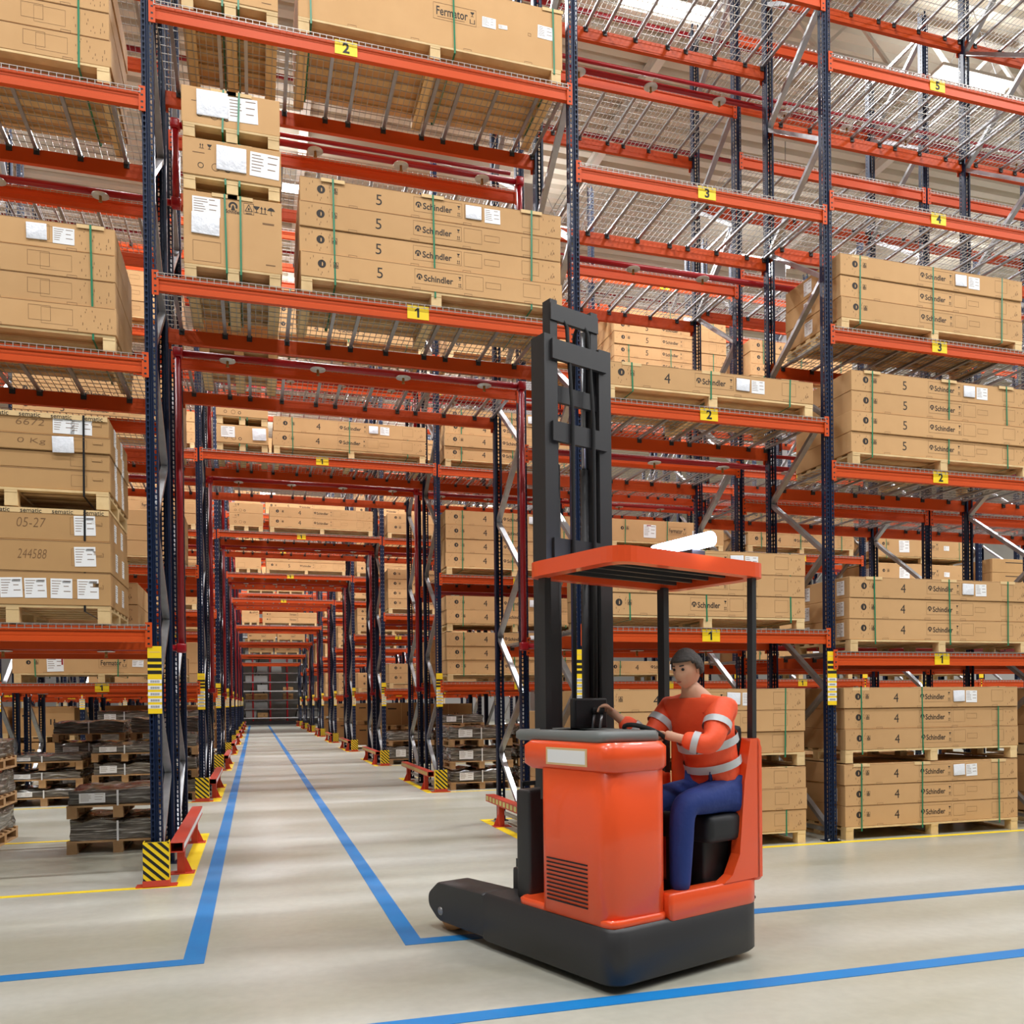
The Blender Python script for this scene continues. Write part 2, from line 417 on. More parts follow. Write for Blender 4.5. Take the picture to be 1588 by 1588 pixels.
_deck = {}
def deck_meshes(L, lod):
    k = (round(L, 2), lod)
    if k not in _deck:
        b = MB(); x0, x1 = -L/2+.06, L/2-.06
        if lod == 0: px, py, wd = .06, .10, .0052
        elif lod == 1: px, py, wd = .075, .12, .006
        else: px, py, wd = .12, .2, .009
        n = int((x1-x0)/px)
        for i in range(n+1):
            x = x0+(x1-x0)*i/n
            b.wire((x, -.016, .004), (x, 1.19, .004), wd, 'wire'); b.wire((x, -.016, .006), (x, -.016, -.038), wd, 'wire')
        m_ = int(1.2/py)
        for j in range(m_+1):
            y = -.012+1.2*j/m_; b.wire((x0, y, .009), (x1, y, .009), wd, 'wire')
        b.wire((x0, -.018, -.03), (x1, -.018, -.03), wd, 'wire')
        wires = b.mesh('wire_mesh')
        c = MB(); ns = 8 if L < 3.5 else 11; xs = []
        for i in range(ns//3+1):
            base = x0+.12+i*(x1-x0-.1)/(ns/3.)
            xs += [base, base+.42, base+.66]
        for x in sorted(set(round(v, 3) for v in xs if x0 < v < x1)):
            c.box(x-.017, x+.017, .052, 1.14, -.022, 0, 'zinc')
            c.box(x-.03, x+.03, 1.14, 1.2, -.012, .002, 'zinc'); c.box(x-.026, x+.026, 1.136, 1.148, -.06, 0, 'truckblack')
        _deck[k] = (wires, c.mesh('support_bars'))
    return _deck[k]

def sign_mesh(d):
    b = MB(); b.box(-.105, .105, -.004, 0, -.065, .065, 'yellow'); b.text(str(d), 0, 0, .13, -.0055, 'black', bold=.03)
    if d == 1: b.poly([(-.032, .022), (-.005, .044), (-.005, .024), (-.032, .006)], -.0056, 'black')
    return b.mesh('level_sign')
SIGN = {d: sign_mesh(d) for d in range(1, 6)}

def strip_mesh():
    b = MB(); y = -.006
    b.box(-.058, .058, y, -.002, 1.53, 2.13, 'yellow')
    yy = y-.001
    b.rect(-.045, .045, 2.075, 2.08, yy, 'cardlid')
    for z in (1.995, 1.94, 1.885): b.rect(-.058, .058, z-.003, z+.029, yy, 'black')
    for i in range(5):
        z = 1.80-i*.056; b.rect(-.058, .058, z, z+.034, yy, 'white')
        for j in range(9): b.rect(-.035+j*.0085, -.035+j*.0085+.004, z+.006, z+.026, yy-.0008, 'black')
    return b.mesh('location_label_strip')
STRIP = strip_mesh()

FAR = []
for row in range(9):
    bl = list(bays(row)); xs = [XP[i+3] for i in bl]+[XP[bl[-1]+4]]
    if row == 0: xs = [XP[3]]+xs[2:]; xs = sorted(set(xs))
    for side in (0, 1):
        sn = 'front' if side == 0 else 'back'
        y0 = ROWY[row]+(0 if side == 0 else 1.85)
        rack = thing('pallet_rack', 'blue and orange pallet rack, %s run of the %s of racking' % (sn, ROWN[row]), 'pallet rack', (0, y0, 0), 0)
        post_x = [XP[i+3] for i in bl]+[XP[bl[-1]+4]]
        for x in post_x:
            near = row == 0 or (row == 1 and -4 < x < 13) 
            for k_, oy in enumerate((0, 1.11)):
                u = ob('upright', UPH if near else UPL, rack, (x, oy+(.088 if k_ else 0), 0), PI if k_ else 0)
                if k_ == 0 and side == 0: ob('location_label_strip', STRIP, u)
            ob('frame_bracing', BRM, rack, (x, .01, 0))
        for bi in bl:
            a, c = bay_x(bi); L = c-a; cx = (a+c)/2
            for li, z in enumerate(levels(row, bi)):
                for k_ in (0, 1):
                    bm_ = ob('beam', beam_mesh(L), rack, (cx, 0 if k_ == 0 else 1.20, z), PI if k_ else 0)
                    if k_ == 0 and side == 0 and row < 5:
                        dg = li+1
                        sx = {(0,0,0): -.0, (0,0,1): -.22}.get((row, bi, li), 0)
                        if row == 0 and bi == 0: sx = (.39 if li == 0 else -.27)+0
                        if row == 0 and bi < 0: continue
                        ob('level_sign', SIGN[min(dg, 5)], bm_, (sx, -.001, -.07))
                wm, sm = deck_meshes(L, 0 if row == 0 else 1 if row == 1 else 2)
                if row > 2:
                    FAR.append((wm, sm, (cx, y0, z))); continue
                dk = thing('wire_deck', 'galvanised wire mesh deck, level %d, %s, %s run, %s' % (li+1, BAYS[bi], sn, ROWN[row]), 'wire deck', (cx, y0, z), 0, 'wire mesh decks on the beams')
                ob('wire_mesh', wm, dk); ob('support_bars', sm, dk)
fb = MB()
for wm, sm, (x, y, z) in FAR:
    for me in (wm, sm):
        fb.add([(v.co.x+x, v.co.y+y, v.co.z+z) for v in me.vertices], [tuple(p.vertices) for p in me.polygons], 'wire')
tag(fb.build('wire_deck'), 'all the small distant wire decks of the fourth row of racking and beyond', 'wire deck', None, 'stuff')

# sprinkler pipes in the gap of every double row
def sprinkler(row):
    y = ROWY[row]+1.53; a = XP[bays(row)[0]+3]; e = XP[bays(row)[-1]+4]
    lv1 = levels(row, 0); s = levels(row, 1); l0 = levels(row, -1); r2 = levels(row, 2)
    nm = ['lowest', 'second', 'third', 'top']
    paths = [([(a, l0[0]-.1), (XP[3]+.11, l0[0]-.1), (XP[3]+.11, lv1[0]-.1), (XP[4]-.11, lv1[0]-.1), (XP[4]-.11, s[0]-.1), (e, s[0]-.1)], 0),
             ([(a, l0[2]-.13), (XP[3]+.11, l0[2]-.13), (XP[3]+.11, lv1[1]-.1), (XP[4]-.11, lv1[1]-.1), (XP[4]-.11, s[2]-.13), (e, s[2]-.13)], 1),
             ([(XP[4]+.15, s[1]-.13), (e, s[1]-.13)], 2), ([(XP[4]+.15, s[3]-.22), (e, s[3]-.22)], 3)]
    for pts, i in paths:
        t = thing('sprinkler_pipe', 'red sprinkler pipe in the gap of the %s, %s line, with pale round heads' % (ROWN[row], nm[i]), 'sprinkler pipe', (0, y, 0))
        b = MB()
        for p, q in zip(pts, pts[1:]): b.tube([(p[0], 0, p[1]), (q[0], 0, q[1])], .035, 'pipe', 10)
        for p in pts[1:-1]:
            b.bevbox(p[0]-.05, p[0]+.05, -.05, .05, p[1]-.05, p[1]+.05, 'pipe', .02)
        b.tube([(pts[0][0], .07, pts[0][1]+.18), (pts[-1][0], .07, pts[0][1]+.18)] if i in (2, 3) else [(XP[3]+.2, .07, pts[2][1]+.13), (XP[4]-.2, .07, pts[2][1]+.13)], .024, 'pipe', 8)
        b.build('pipe', t)
        if row < 4:
            for p, q in zip(pts, pts[1:]):
                if abs(p[1]-q[1]) < .01 and q[0]-p[0] > 1:
                    x = p[0]+.5
                    while x < q[0]-.1:
                        h = HEAD[0] if HEAD else None
                        if not HEAD:
                            hb = MB(); hb.tube([(0,0,-.035), (0,0,-.1)], .014, 'brass', 8); hb.disc((0,0,-.045), .085, 'disc', 18, .006)
                            hb.disc((0,0,-.105), .02, 'brass', 8, .004); HEAD.append(hb.mesh('sprinkler_head')); h = HEAD[0]
                        ob('sprinkler_head', h, t, (x, -.02, p[1])); x += .95
HEAD = []
for row in range(7): sprinkler(row)

# post protectors and low guard rails at the passage
pm = MB()
pm.box(-.107, .107, -.075, -.068, .06, .40, 'yellow')
pm.box(-.107, -.101, -.07, .05, .06, .40, 'yellow'); pm.box(.101, .107, -.07, .05, .06, .40, 'yellow')
for k_ in range(-3, 7):                          # diagonal black stripes clipped to the plate
    z0 = .08+k_*.075
    pts = [(-.107, z0+.2), (-.107, z0+.2+.034), (.107, z0+.034), (.107, z0)]
    cl = []
    for lo, s_ in ((.062, 1), (.398, -1)):
        src = pts if s_ == 1 else cl; out = []
        for i in range(len(src)):
            p, q = src[i], src[(i+1) % len(src)]
            ip, iq = (p[1]-lo)*s_ >= 0, (q[1]-lo)*s_ >= 0
            if ip: out.append(p)
            if ip != iq:
                t_ = (lo-p[1])/(q[1]-p[1]); out.append((p[0]+(q[0]-p[0])*t_, lo))
        cl = out
        if not cl: break
    if len(cl) > 2: pm.poly(cl[::-1], -.0765, 'black')
pm.box(-.111, .111, -.08, .05, .012, .062, 'railred'); pm.box(-.17, .17, -.07, .06, 0, .012, 'railred')
PMESH = pm.mesh('post_protector')
for row in range(9):
    for x, sn in ((XP[3], 'left'), (XP[4], 'right')):
        o = ob('post_protector', PMESH, None, (x, ROWY[row]-.02, 0.0))
        tag(o, 'black and yellow striped steel post protector at the %s edge of the passage, %s' % (sn, ROWN[row]), 'post protector', 'striped post protectors')
        rr_ = thing('guard_rail', 'low red steel guard rail beside the %s frame of the passage, %s' % (sn, ROWN[row]), 'guard rail', (x, ROWY[row], 0), 0, 'low guard rails along the passage')
        s_ = 1 if sn == 'left' else -1
        b = MB(); xo = s_*.16
        b.box(xo-.06, xo+.06, .06, 2.98, .36, .365, 'railred'); b.box(xo-.06, xo+.06, .06, 2.98, .275, .28, 'railred')
        b.box(xo+s_*.054-.003, xo+s_*.054+.003, .06, 2.98, .28, .36, 'railred'); b.box(xo-s_*.054-.003, xo-s_*.054+.003, .06, 2.98, .28, .36, 'railred')
        xf = xo+s_*.0585
        if sn == 'left': b.box(min(xf, xf+s_*.002), max(xf, xf+s_*.002), .1, 2.94, .30, .345, 'white')
        else:
            for i in range(18):
                y = .12+i*.16; b.box(xf-.003, xf, y, y+.10, .29, .35, 'reflect')
        b.build('rail', rr_)
        for py in (.55, 2.45):
            b = MB(); b.box(xo-.035, xo+.035, py-.05, py+.05, .008, .275, 'railred'); b.box(xo-.10, xo+.12, py-.09, py+.09, 0, .008, 'railred')
            b.add([(xo+s_*.035, py, .008), (xo+s_*.1, py, .008), (xo+s_*.035, py, .16), (xo+s_*.035, py+.006, .008), (xo+s_*.1, py+.006, .008), (xo+s_*.035, py+.006, .16)],
                  [(0,1,2),(5,4,3),(0,3,4,1),(1,4,5,2),(2,5,3,0)], 'railred')
            b.build('rail_post', rr_)

# ------------------------------------------------------------------ floor markings
def tape(pts, mt, label):
    b = MB()
    for (x0, x1, y0, y1) in pts: b.box(x0, x1, y0, y1, .0005, .003, mt)
    tag(b.build('floor_marking'), label, 'floor marking', 'tape lines on the floor')
tape([(-20, -.32, 5.69, 5.82), (-.45, -.32, 5.82, 70)], 'tapeb', 'blue floor line that turns into the left side of the passage')
tape([(.935, 36, 5.69, 5.82), (.935, 1.06, 5.82, 70)], 'tapeb', 'blue floor line that turns into the middle of the passage')
tape([(-20, 36, 4.22, 4.35)], 'tapeb', 'blue floor line nearest the camera, under the truck')
for row in range(9):
    y = ROWY[row]
    tape([(-20, -.56, y-.12, y-.04), (-.70, -.56, y-.04, y+3.08), (-20, -.56, y+3.08, y+3.16)], 'tapey', 'yellow floor line around the racks left of the passage, %s' % ROWN[row])
    tape([(2.92, 36, y-.12, y-.04), (2.92, 3.04, y-.04, y+3.08), (2.92, 36, y+3.08, y+3.16)], 'tapey', 'yellow floor line around the racks right of the passage, %s' % ROWN[row])

# ------------------------------------------------------------------ pallets, cartons, straps
LVN = ['floor level', 'level 1', 'level 2', 'level 3', 'level 4', 'level 5']
_pc = {}
def pallet_mesh(L, D, H, mt, slim=False):
    k = (round(L, 2), round(D, 2), round(H, 3), mt)
    if k not in _pc:
        b = MB(); t = .02; bh = H-2*t-t if not slim else H-2*t
        z1 = H-2*t
        nb = 3
        for i in range(nb):
            x = -L/2+(L-.10)*i/(nb-1)
            for y in (0, D/2-.05, D-.10): b.box(x, x+.10, y+.003, y+.10-.003, .0+t, z1, mt)
            b.box(x-.0, x+.10, .001, D-.001, 0, t, mt)
            b.box(x-.0, x+.10, 0, D, z1, z1+t, mt)
        ns = 6; sw = .09 if D > .9 else .08
        for j in range(ns):
            y = (D-sw)*j/(ns-1)
            if L > 2 or mt == 'wood': b.box(-L/2-.001, L/2+.001, y-.001 if j == 0 else y, y+sw, H-t, H, mt)
            else: b.box(-L/2-.001, L/2+.001, y-.001 if j == 0 else y, y+sw, H-t, H, mt)
        _pc[k] = b.mesh('pallet')
    return _pc[k]

def pallet(x0, x1, yf, z, D, H, mt, label, grp):
    o = ob('pallet', pallet_mesh(x1-x0, D, H, mt), None, ((x0+x1)/2, yf, z+.012 if z > .1 else z))
    return tag(o, label, 'pallet', grp)

def hand_icon(b, cx, cz, r, y):
    b.ring(cx, cz, 0.0, r, y, 'ink', n=16)
    b.poly([(cx-r*.02, cz-r*.5), (cx+r*.22, cz-r*.5), (cx+r*.3, cz+.1*r), (cx+r*.12, cz+r*.5), (cx-r*.02, cz+r*.3)], y-.0006, 'card')
def tri_icon(b, cx, cz, s, y):
    b.frame(cx-s, cx+s, cz-s*1.25, cz+s, y, .003, 'ink')
    for p, q in (((-.7, -.6), (.7, -.6)), ((.7, -.6), (0, .75)), ((0, .75), (-.7, -.6))):
        a = Vector((cx+p[0]*s, cz+p[1]*s)); c = Vector((cx+q[0]*s, cz+q[1]*s)); n_ = Vector((-(c-a).y, (c-a).x)).normalized()*.003
        b.poly([tuple(a-n_), tuple(c-n_), tuple(c+n_), tuple(a+n_)], y, 'ink')
    b.rect(cx-.15*s, cx+.15*s, cz-.4*s, cz+.1*s, y, 'ink')
    b.rect(cx-.6*s, cx+.6*s, cz-1.1*s, cz-.95*s, y, 'ink')
def glass_icon(b, cx, cz, s, y):
    b.poly([(cx-s, cz+s), (cx-s*.4, cz), (cx+s*.4, cz), (cx+s, cz+s)], y, 'ink'); b.rect(cx-.12*s, cx+.12*s, cz-.8*s, cz, y, 'ink'); b.rect(cx-.6*s, cx+.6*s, cz-s, cz-.8*s, y, 'ink')
def arrows_icon(b, cx, cz, s, y):
    for d in (-.45, .45):
        b.rect(cx+(d-.1)*s, cx+(d+.1)*s, cz-.8*s, cz+.4*s, y, 'ink'); b.poly([(cx+(d-.35)*s, cz+.3*s), (cx+(d+.35)*s, cz+.3*s), (cx+d*s, cz+s)], y, 'ink')
    b.rect(cx-s, cx+s, cz-s, cz-.85*s, y, 'ink')
def umbrella_icon(b, cx, cz, s, y):
    b.poly([(cx-s, cz+.1*s), (cx-.6*s, cz+.7*s), (cx, cz+s), (cx+.6*s, cz+.7*s), (cx+s, cz+.1*s)], y, 'ink'); b.rect(cx-.07*s, cx+.07*s, cz-.8*s, cz+.1*s, y, 'ink'); b.rect(cx-.07*s, cx+.35*s, cz-s, cz-.85*s, y, 'ink')
def logo(b, cx, cz, r, y):
    b.ring(cx, cz, r*.55, r, y, 'ink', -.25*PI*.7, PI*1.17, 14)
    b.poly([(cx-.45*r, cz-.95*r), (cx+.45*r, cz-.95*r), (cx+.25*r, cz-.05*r), (cx, cz+.35*r), (cx-.25*r, cz-.05*r)], y, 'ink')

def dimples(b, x0, x1, z0, z1, y, n=7, s=3):
    R = random.Random(s)
    for i in range(n):
        x = R.uniform(x0, x1); z = R.uniform(z0, z1); dz = R.uniform(.006, .012)
        b.rect(x-.0025, x+.0025, z-dz, z+dz, y, 'inkline')

def tabs(b, W, h, y):
    for fx, zz in ((.19, 0), (.42, 0), (.62, 0), (.86, 0)):
        x = W*(fx-.5); b.frame(x-.04, x+.04, zz, zz+.022, y, .0025, 'inkline')

def carton_mesh(kind, W, D, h, digit='', var=0):
    k = (kind, round(W, 2), round(D, 2), round(h, 3), digit, var)
    if k in _pc: return _pc[k]
    b = MB(); y = -.0012; base = 'cardbrown' if kind in ('sematic', 'brown') else 'greybox' if kind == 'grey' else 'card'
    # body, with a slightly sagging face and a lid lip at the top edge
    b.bevbox(-W/2, W/2, 0, D, .001, h-.001, base, .004, 1)
    if kind in ('long', 'plainlong'):
        X = lambda f: W*(f-.5)
        b.bevbox(-W/2-.003, W/2+.003, -.003+.0, D+.003, h*.93, h-.0015, base, .002, 1) if False else None
        b.rect(-W/2+.01, W/2-.01, h*.985-.004, h*.985-.001, y, 'inkline')
        s = min(h*.18, .032)
        if kind == 'long':
            hand_icon(b, X(.075), h*.56, min(.038, h*.17), y); tri_icon(b, X(.125), h*.58, s*.75, y)
            if digit: b.text(digit, X(.285), h*.5, min(.17, h*.62), y, 'ink', bold=-.002)
            b.frame(X(.415), X(.60), h*.26, h*.86, y, .0025, 'inkline')
            logo(b, X(.433), h*.55, .029, y); b.text('Schindler', X(.506), h*.53, .085, y, 'ink', bold=.018, width=W*.112)
            glass_icon(b, X(.588), h*.68, .016, y); arrows_icon(b, X(.588), h*.40, .018, y)
            b.frame(X(.61), X(.68), h*.26, h*.86, y, .0025, 'inkline'); b.frame(X(.69), X(.75), h*.42, h*.68, y, .0025, 'inkline')
            b.frame(X(.84), X(.91), h*.26, h*.84, y, .0025, 'inkline')
            dimples(b, X(.02), X(.11), h*.12, h*.88, y, 12, 5); dimples(b, X(.92), X(.985), h*.12, h*.88, y, 12, 6)
        else:
            b.frame(X(.40), X(.47), h*.3, h*.8, y, .0025, 'inkline'); b.frame(X(.50), X(.57), h*.4, h*.75, y, .0025, 'inkline')
            b.frame(X(.72), X(.79), h*.3, h*.85, y, .0025, 'inkline')
            dimples(b, X(.88), X(.985), h*.12, h*.88, y, 16, 8)
            b.frame(X(.76), X(.86), h*.2, h*.8, y, .002, 'inkline')
        tabs(b, W, h, y)
    elif kind == 'fermator':
        X = lambda f: W*(f-.5); hs = min(1., .5/h)*h
        hand_icon(b, X(.09), h*.6, .034, y); tri_icon(b, X(.135), h*.62, .03, y)
        zc = h*.55; b.frame(X(.49), X(.655), zc-.075, zc+.085, y, .003, 'inkline')
        b.text('Fermator', X(.562), zc+.012, .12, y, 'ink', bold=.012, width=W*.12)
        b.rect(X(.505), X(.61), zc-.052, zc-.047, y, 'inkline')
        glass_icon(b, X(.64), zc+.04, .022, y); b.rect(X(.63), X(.633), zc-.05, zc-.01, y, 'ink'); b.rect(X(.647), X(.65), zc-.05, zc-.01, y, 'ink'); b.rect(X(.63), X(.65), zc-.053, zc-.048, y, 'ink')
        b.frame(X(.86), X(.872), zc-.05, zc-.02, y, .003, 'inkline'); tabs(b, W, h, y)
    elif kind == 'tall':
        X = lambda f: W*(f-.5)
        logo(b, X(.50), h*.86, .04, y); b.text('Schindler', X(.50), h*.785, .05, y, 'ink', bold=.015, width=.13)
        tri_icon(b, X(.66), h*.86, .045, y); glass_icon(b, X(.74), h*.86, .03, y); arrows_icon(b, X(.81), h*.86, .034, y); umbrella_icon(b, X(.89), h*.86, .036, y)
        b.rect(X(.80), X(.92), h*.665, h*.69, y, 'inkline'); b.frame(X(.09), X(.37), h*.05, h*.33, y, .003, 'inkline')
        b.rect(X(.83), X(.93), h*.10, h*.115, y, 'inkline')
    elif kind == 'mid':
        X = lambda f: W*(f-.5)
        glass_icon(b, X(.27), h*.8, .022, y); arrows_icon(b, X(.19), h*.8, .022, y)
        b.rect(X(.1), X(.22), h*.6, h*.62, y, 'inkline'); b.ring(X(.18), h*.27, .02, .026, y, 'ink'); b.ring(X(.33), h*.27, .03, .036, y, 'inkline'); b.ring(X(.45), h*.25, .018, .026, y, 'ink')
    elif kind == 'sematic':
        X = lambda f: W*(f-.5)
        b.frame(X(.80), X(.88), h*.2, h*.75, y, .002, 'inkline')
        hx = X(.945); b.bevbox(hx-.055, hx+.02, -.003, .002, h*.55, h*.70, 'cardbrown', .0015, 1); b.frame(hx-.05, hx+.03, h*.5, h*.62, y, .003, 'inkline')
        b.rect(-W/2, W/2, h-.010, h-.005, y, 'inkline')
        if digit: b.text(digit, X(.60), h*.55, min(.12, h*.45), y, 'inkline', bold=-.012, width=.22, skew=.15)
    elif kind == 'brown':
        X = lambda f: W*(f-.5); b.rect(X(.46), X(.47), 0, h, y, 'cardlid')
        b.rect(X(.15), X(.35), h*.7, h*.76, y, 'ink')
        for fx in (.6, .66): b.rect(X(fx), X(fx)+.03, h*.4, h*.6, y, 'ink')
    _pc[k] = b.mesh('cardboard_box')
    return _pc[k]

def paper_mesh(w_, h_, kind='paper'):
    k = ('paper', round(w_, 3), round(h_, 3), kind)
    if k in _pc: return _pc[k]
    b = MB()
    if kind == 'pouch': b.bevbox(-w_/2, w_/2, -.012, -.001, -h_/2, h_/2, 'pouch', .004, 2)
    else:
        b.box(-w_/2, w_/2, -.003, -.001, -h_/2, h_/2, 'white'); y = -.0036; R = random.Random(int(w_*1000))
        for i in range(6):
            z = h_*(.36-.13*i); x = -w_*.44
            b.rect(x, x+w_*R.uniform(.25, .5), z, z+h_*.03, y, 'inkline')
            if i % 2 == 0: b.rect(w_*.1, w_*R.uniform(.3, .45), z, z+h_*.035, y, 'inkline')
        if kind == 'bar':
            for i in range(14): b.rect(w_*(.05+.027*i), w_*(.05+.027*i+.013), h_*.28, h_*.40, y-.0005, 'black')
        if kind == 'red': b.rect(-w_*.25, w_*.1, h_*.40, h_*.47, y-.0005, 'pipe')
        if kind == 'redside': b.rect(w_*.38, w_*.48, -h_*.1, h_*.42, y-.0005, 'pipe')
    _pc[k] = b.mesh('shipping_label'); return _pc[k]

def carton(kind, x0, x1, yf, z, D, h, digit, label, grp, jit=.004, labels=(), side=None):
    W = x1-x0; R = random
    o = ob('cardboard_box', carton_mesh(kind, W, D, h, digit), None, ((x0+x1)/2+R.uniform(-jit, jit), yf+R.uniform(-jit, jit), z), R.uniform(-.003, .003))
    tag(o, label, 'box', grp)
    for (fx, fz, pw, ph, pk) in labels:
        p = ob('document_pouch' if pk == 'pouch' else 'shipping_label', paper_mesh(pw, ph, pk), o, (W*(fx-.5), 0, h*fz))
        p.rotation_euler = (0, R.uniform(-.04, .04), 0)
    if side:
        for (sy, fz, pw, ph, sgn) in side:
            p = ob('shipping_label', paper_mesh(pw, ph), o, (sgn*W/2, sy, h*fz)); p.rotation_euler = (0, 0, PI/2 if sgn > 0 else -PI/2)
    return o

def strap(x, yf, z0, z1, D, label, mt='green', grp='packing straps', w_=.017, guard=True, lean=0, word=None):
    b = MB(); y0, y1 = yf-.006-.001, yf+D+.006; t = .002
    b.add([(x-w_/2+lean, y0, z0), (x+w_/2+lean, y0, z0), (x+w_/2, y0, z1), (x-w_/2, y0, z1),
           (x-w_/2+lean, y0+t, z0), (x+w_/2+lean, y0+t, z0), (x+w_/2, y0+t, z1), (x-w_/2, y0+t, z1)],
          [(0,1,2,3), (7,6,5,4), (0,3,7,4), (1,5,6,2), (3,2,6,7), (0,4,5,1)], mt)
    b.box(x-w_/2, x+w_/2, y0, y1, z1, z1+t, mt); b.box(x-w_/2, x+w_/2, y1-t, y1, z0, z1, mt); b.box(x-w_/2+lean, x+w_/2+lean, y0, y1, z0-t, z0, mt)
    o = b.build('packing_strap'); tag(o, label, 'strap', grp)
    if guard:
        L = .22 if not word else 1.22
        for i in range(1 if not word else 1):
            xs_ = .42 if word else 0; hh = .042 if word else .032
            g = MB(); g.box(x-L/2-xs_, x+L/2-xs_, y0+.0025, y0+.005, z1-hh, z1-.001, 'cardlid'); g.box(x-L/2-xs_, x+L/2-xs_, y0+.0025, y0+.05, z1-.001, z1+.0005, 'cardlid')
            if word:
                for q in range(5): g.text(word, x-L/2-xs_+.12+q*.245, z1-.021, .055, y0+.0015, 'ink', bold=.008)
            g.build('edge_guard', o)
    return o

KN = {'long': 'long carton', 'plainlong': 'long plain carton', 'fermator': 'long deep carton', 'tall': 'tall carton', 'mid': 'small carton', 'sematic': 'brown carton', 'brown': 'brown carton'}
KX = {'tall': ', tall carton', 'mid': ', small cartons', 'long': ', long cartons', 'fermator': ', deep carton'}
def stack(row, bay, lv, x0, x1, z, tiers, kind, digit='', D=1.05, H=.14, straps=(.12, .49, .88), yf=None, det=2, mt='wood', lab=None, over=.0, side=None, sname='', sidelb=None):
    """tiers: list of lists of box heights, one list per pallet"""
    yf = ROWY[row]+.01 if yf is None else yf
    place = '%s, %s, %s' % (LVN[lv], BAYS[bay], ROWN[row]) + sname
    if side: place += ' rear'
    np_ = len(tiers)
    for pi, hs in enumerate(tiers):
        pn = '' if np_ == 1 else ['lower pallet', 'upper pallet' if np_ == 2 else 'middle pallet', 'top pallet'][pi]
        pk = {'tall': 'short', 'mid': 'short', 'brown': 'short', 'sematic': 'old'}.get(kind if not isinstance(kind, list) else kind[pi], 'long')
        pallet(x0+.01, x1-.01, yf, z, D, H, mt, '%s pale wooden pallet%s, %s' % (pk, ' (the %s)' % pn.split()[0] if pn else ' under boxes', place), 'wooden pallets')
        z += H+(.012 if z > .1 else 0)+.001; zb = z
        kd = kind if not isinstance(kind, list) else kind[pi]
        for i, h in enumerate(hs):
            dg = digit if not isinstance(digit, list) else digit[pi][i]
            n_ = len(hs)
            pos = 'alone' if n_ == 1 else ('topmost' if i == n_-1 else ORD[i])
            where = 'on its pallet' if not pn else 'on %s' % pn
            lb = '%s%s, %s %s, %s' % (KN[kd], (' printed %s' % dg) if dg and kd == 'long' else '', pos, where, place)
            lbs = ()
            if det and i == n_-1:
                lbs = lab if lab is not None else ((.645, .55, .16, .13, 'pouch'), (.72, .52, .16, .14, 'paper')) if kd in ('long',) else ()
            if isinstance(lab, dict): lbs = lab.get((pi, i), ())
            carton(kd, x0, x1, yf-over, z, D, h, dg, lb, 'cardboard boxes in the racks', .011 if det else .003, lbs, sidelb)
            z += h+.0005
        if det > 0:
            for si, f in enumerate(straps):
                mm, wd = ('blackstrap', 'black') if kd == 'sematic' else ('green', 'green')
                xx = x0+(x1-x0)*f
                strap(xx, yf-over, zb-.05, z+.001, D, '%s %s strap on the %s%s, %s' % (['left', 'middle', 'right'][si if len(straps) == 3 else si*2], wd, 'boxes' if not pn else pn+' ', ('' if not pn else 'boxes') if True else '', place+(KX.get(kd, '') if bay == 0 and np_ == 1 else '')),
                      mm, 'packing straps', guard=(det > 1), lean=random.uniform(-.015, .015), word='sematic' if kd == 'sematic' else None)
        z += .002
    return z


# ---- front row, as in the photograph
stack(0, -1, 1, -2.75, -1.20, 2.31, [[.29, .27, .27], [.18, .15, .14, .18]], 'sematic', [['63004', '244588', '05-27'], ['', '', '0 Kg', '6672']], D=1.15, H=.155, straps=(.87,), mt='wood',
      lab={(0, 0): ((.62, .5, .17, .17, 'bar'), (.75, .5, .17, .17, 'bar'), (.885, .5, .17, .17, 'bar'), (.50, .5, .17, .17, 'bar')), (0, 1): ((.87, .5, .17, .17, 'bar'),), (0, 2): ((.875, .5, .17, .17, 'bar'),),
           (1, 3): ((.77, .5, .17, .15, 'bar'), (.86, .5, .17, .15, 'paper')), (1, 2): ((.76, .4, .17, .14, 'pouch'),)}, sidelb=((.35, .5, .12, .16, 1), (.75, .5, .12, .16, 1)))
stack(0, -1, 2, -3.60, -1.13, 4.70, [[.235, .235, .235, .235]], 'plainlong', D=1.1, straps=(.36, .92), lab=((.75, .55, .16, .14, 'pouch'), (.835, .5, .17, .14, 'paper')))
stack(0, -1, 3, -3.62, -1.15, 7.05, [[.235, .235, .235, .235]], 'plainlong', D=1.1, straps=(.36, .90))
stack(0, 0, 1, -.57, .285, 5.44, [[.66], [.33], [.33]], ['tall', 'mid', 'mid'], D=1.15, H=.125, straps=(.42, .58),
      lab={(0, 0): ((.23, .80, .24, .17, 'paper'), (.22, .56, .24, .19, 'pouch')), (1, 0): ((.49, .55, .26, .22, 'pouch'), (.83, .52, .26, .22, 'paper')), (2, 0): ((.31, .58, .27, .23, 'pouch'), (.62, .55, .26, .22, 'paper'))})
stack(0, 0, 1, .45, 3.03, 5.44, [[.234]*4], 'long', '5')
stack(0, 0, 2, -.57, .285, 7.85, [[.5], [.3]], ['tall', 'mid'], D=1.15, H=.13, straps=(.42, .58))
stack(0, 0, 2, .45, 3.06, 7.85, [[.60]], 'fermator', D=1.1, straps=(.045, .57, .965), lab=((.25, .98-.35, .18, .10, 'paper'), (.705, .54, .14, .10, 'paper'), (.76, .52, .09, .04, 'paper'), (.93, .58, .16, .13, 'paper')))
stack(0, 1, 0, 3.32, 5.86, 0, [[.235]*3, [.235]*3], 'long', '4', D=1.1, H=.145, straps=(.12, .49, .90))
stack(0, 1, 1, 3.45, 5.87, 2.36, [[.232, .235, .24]], 'long', '4', H=.12, straps=(.12, .49, .92))
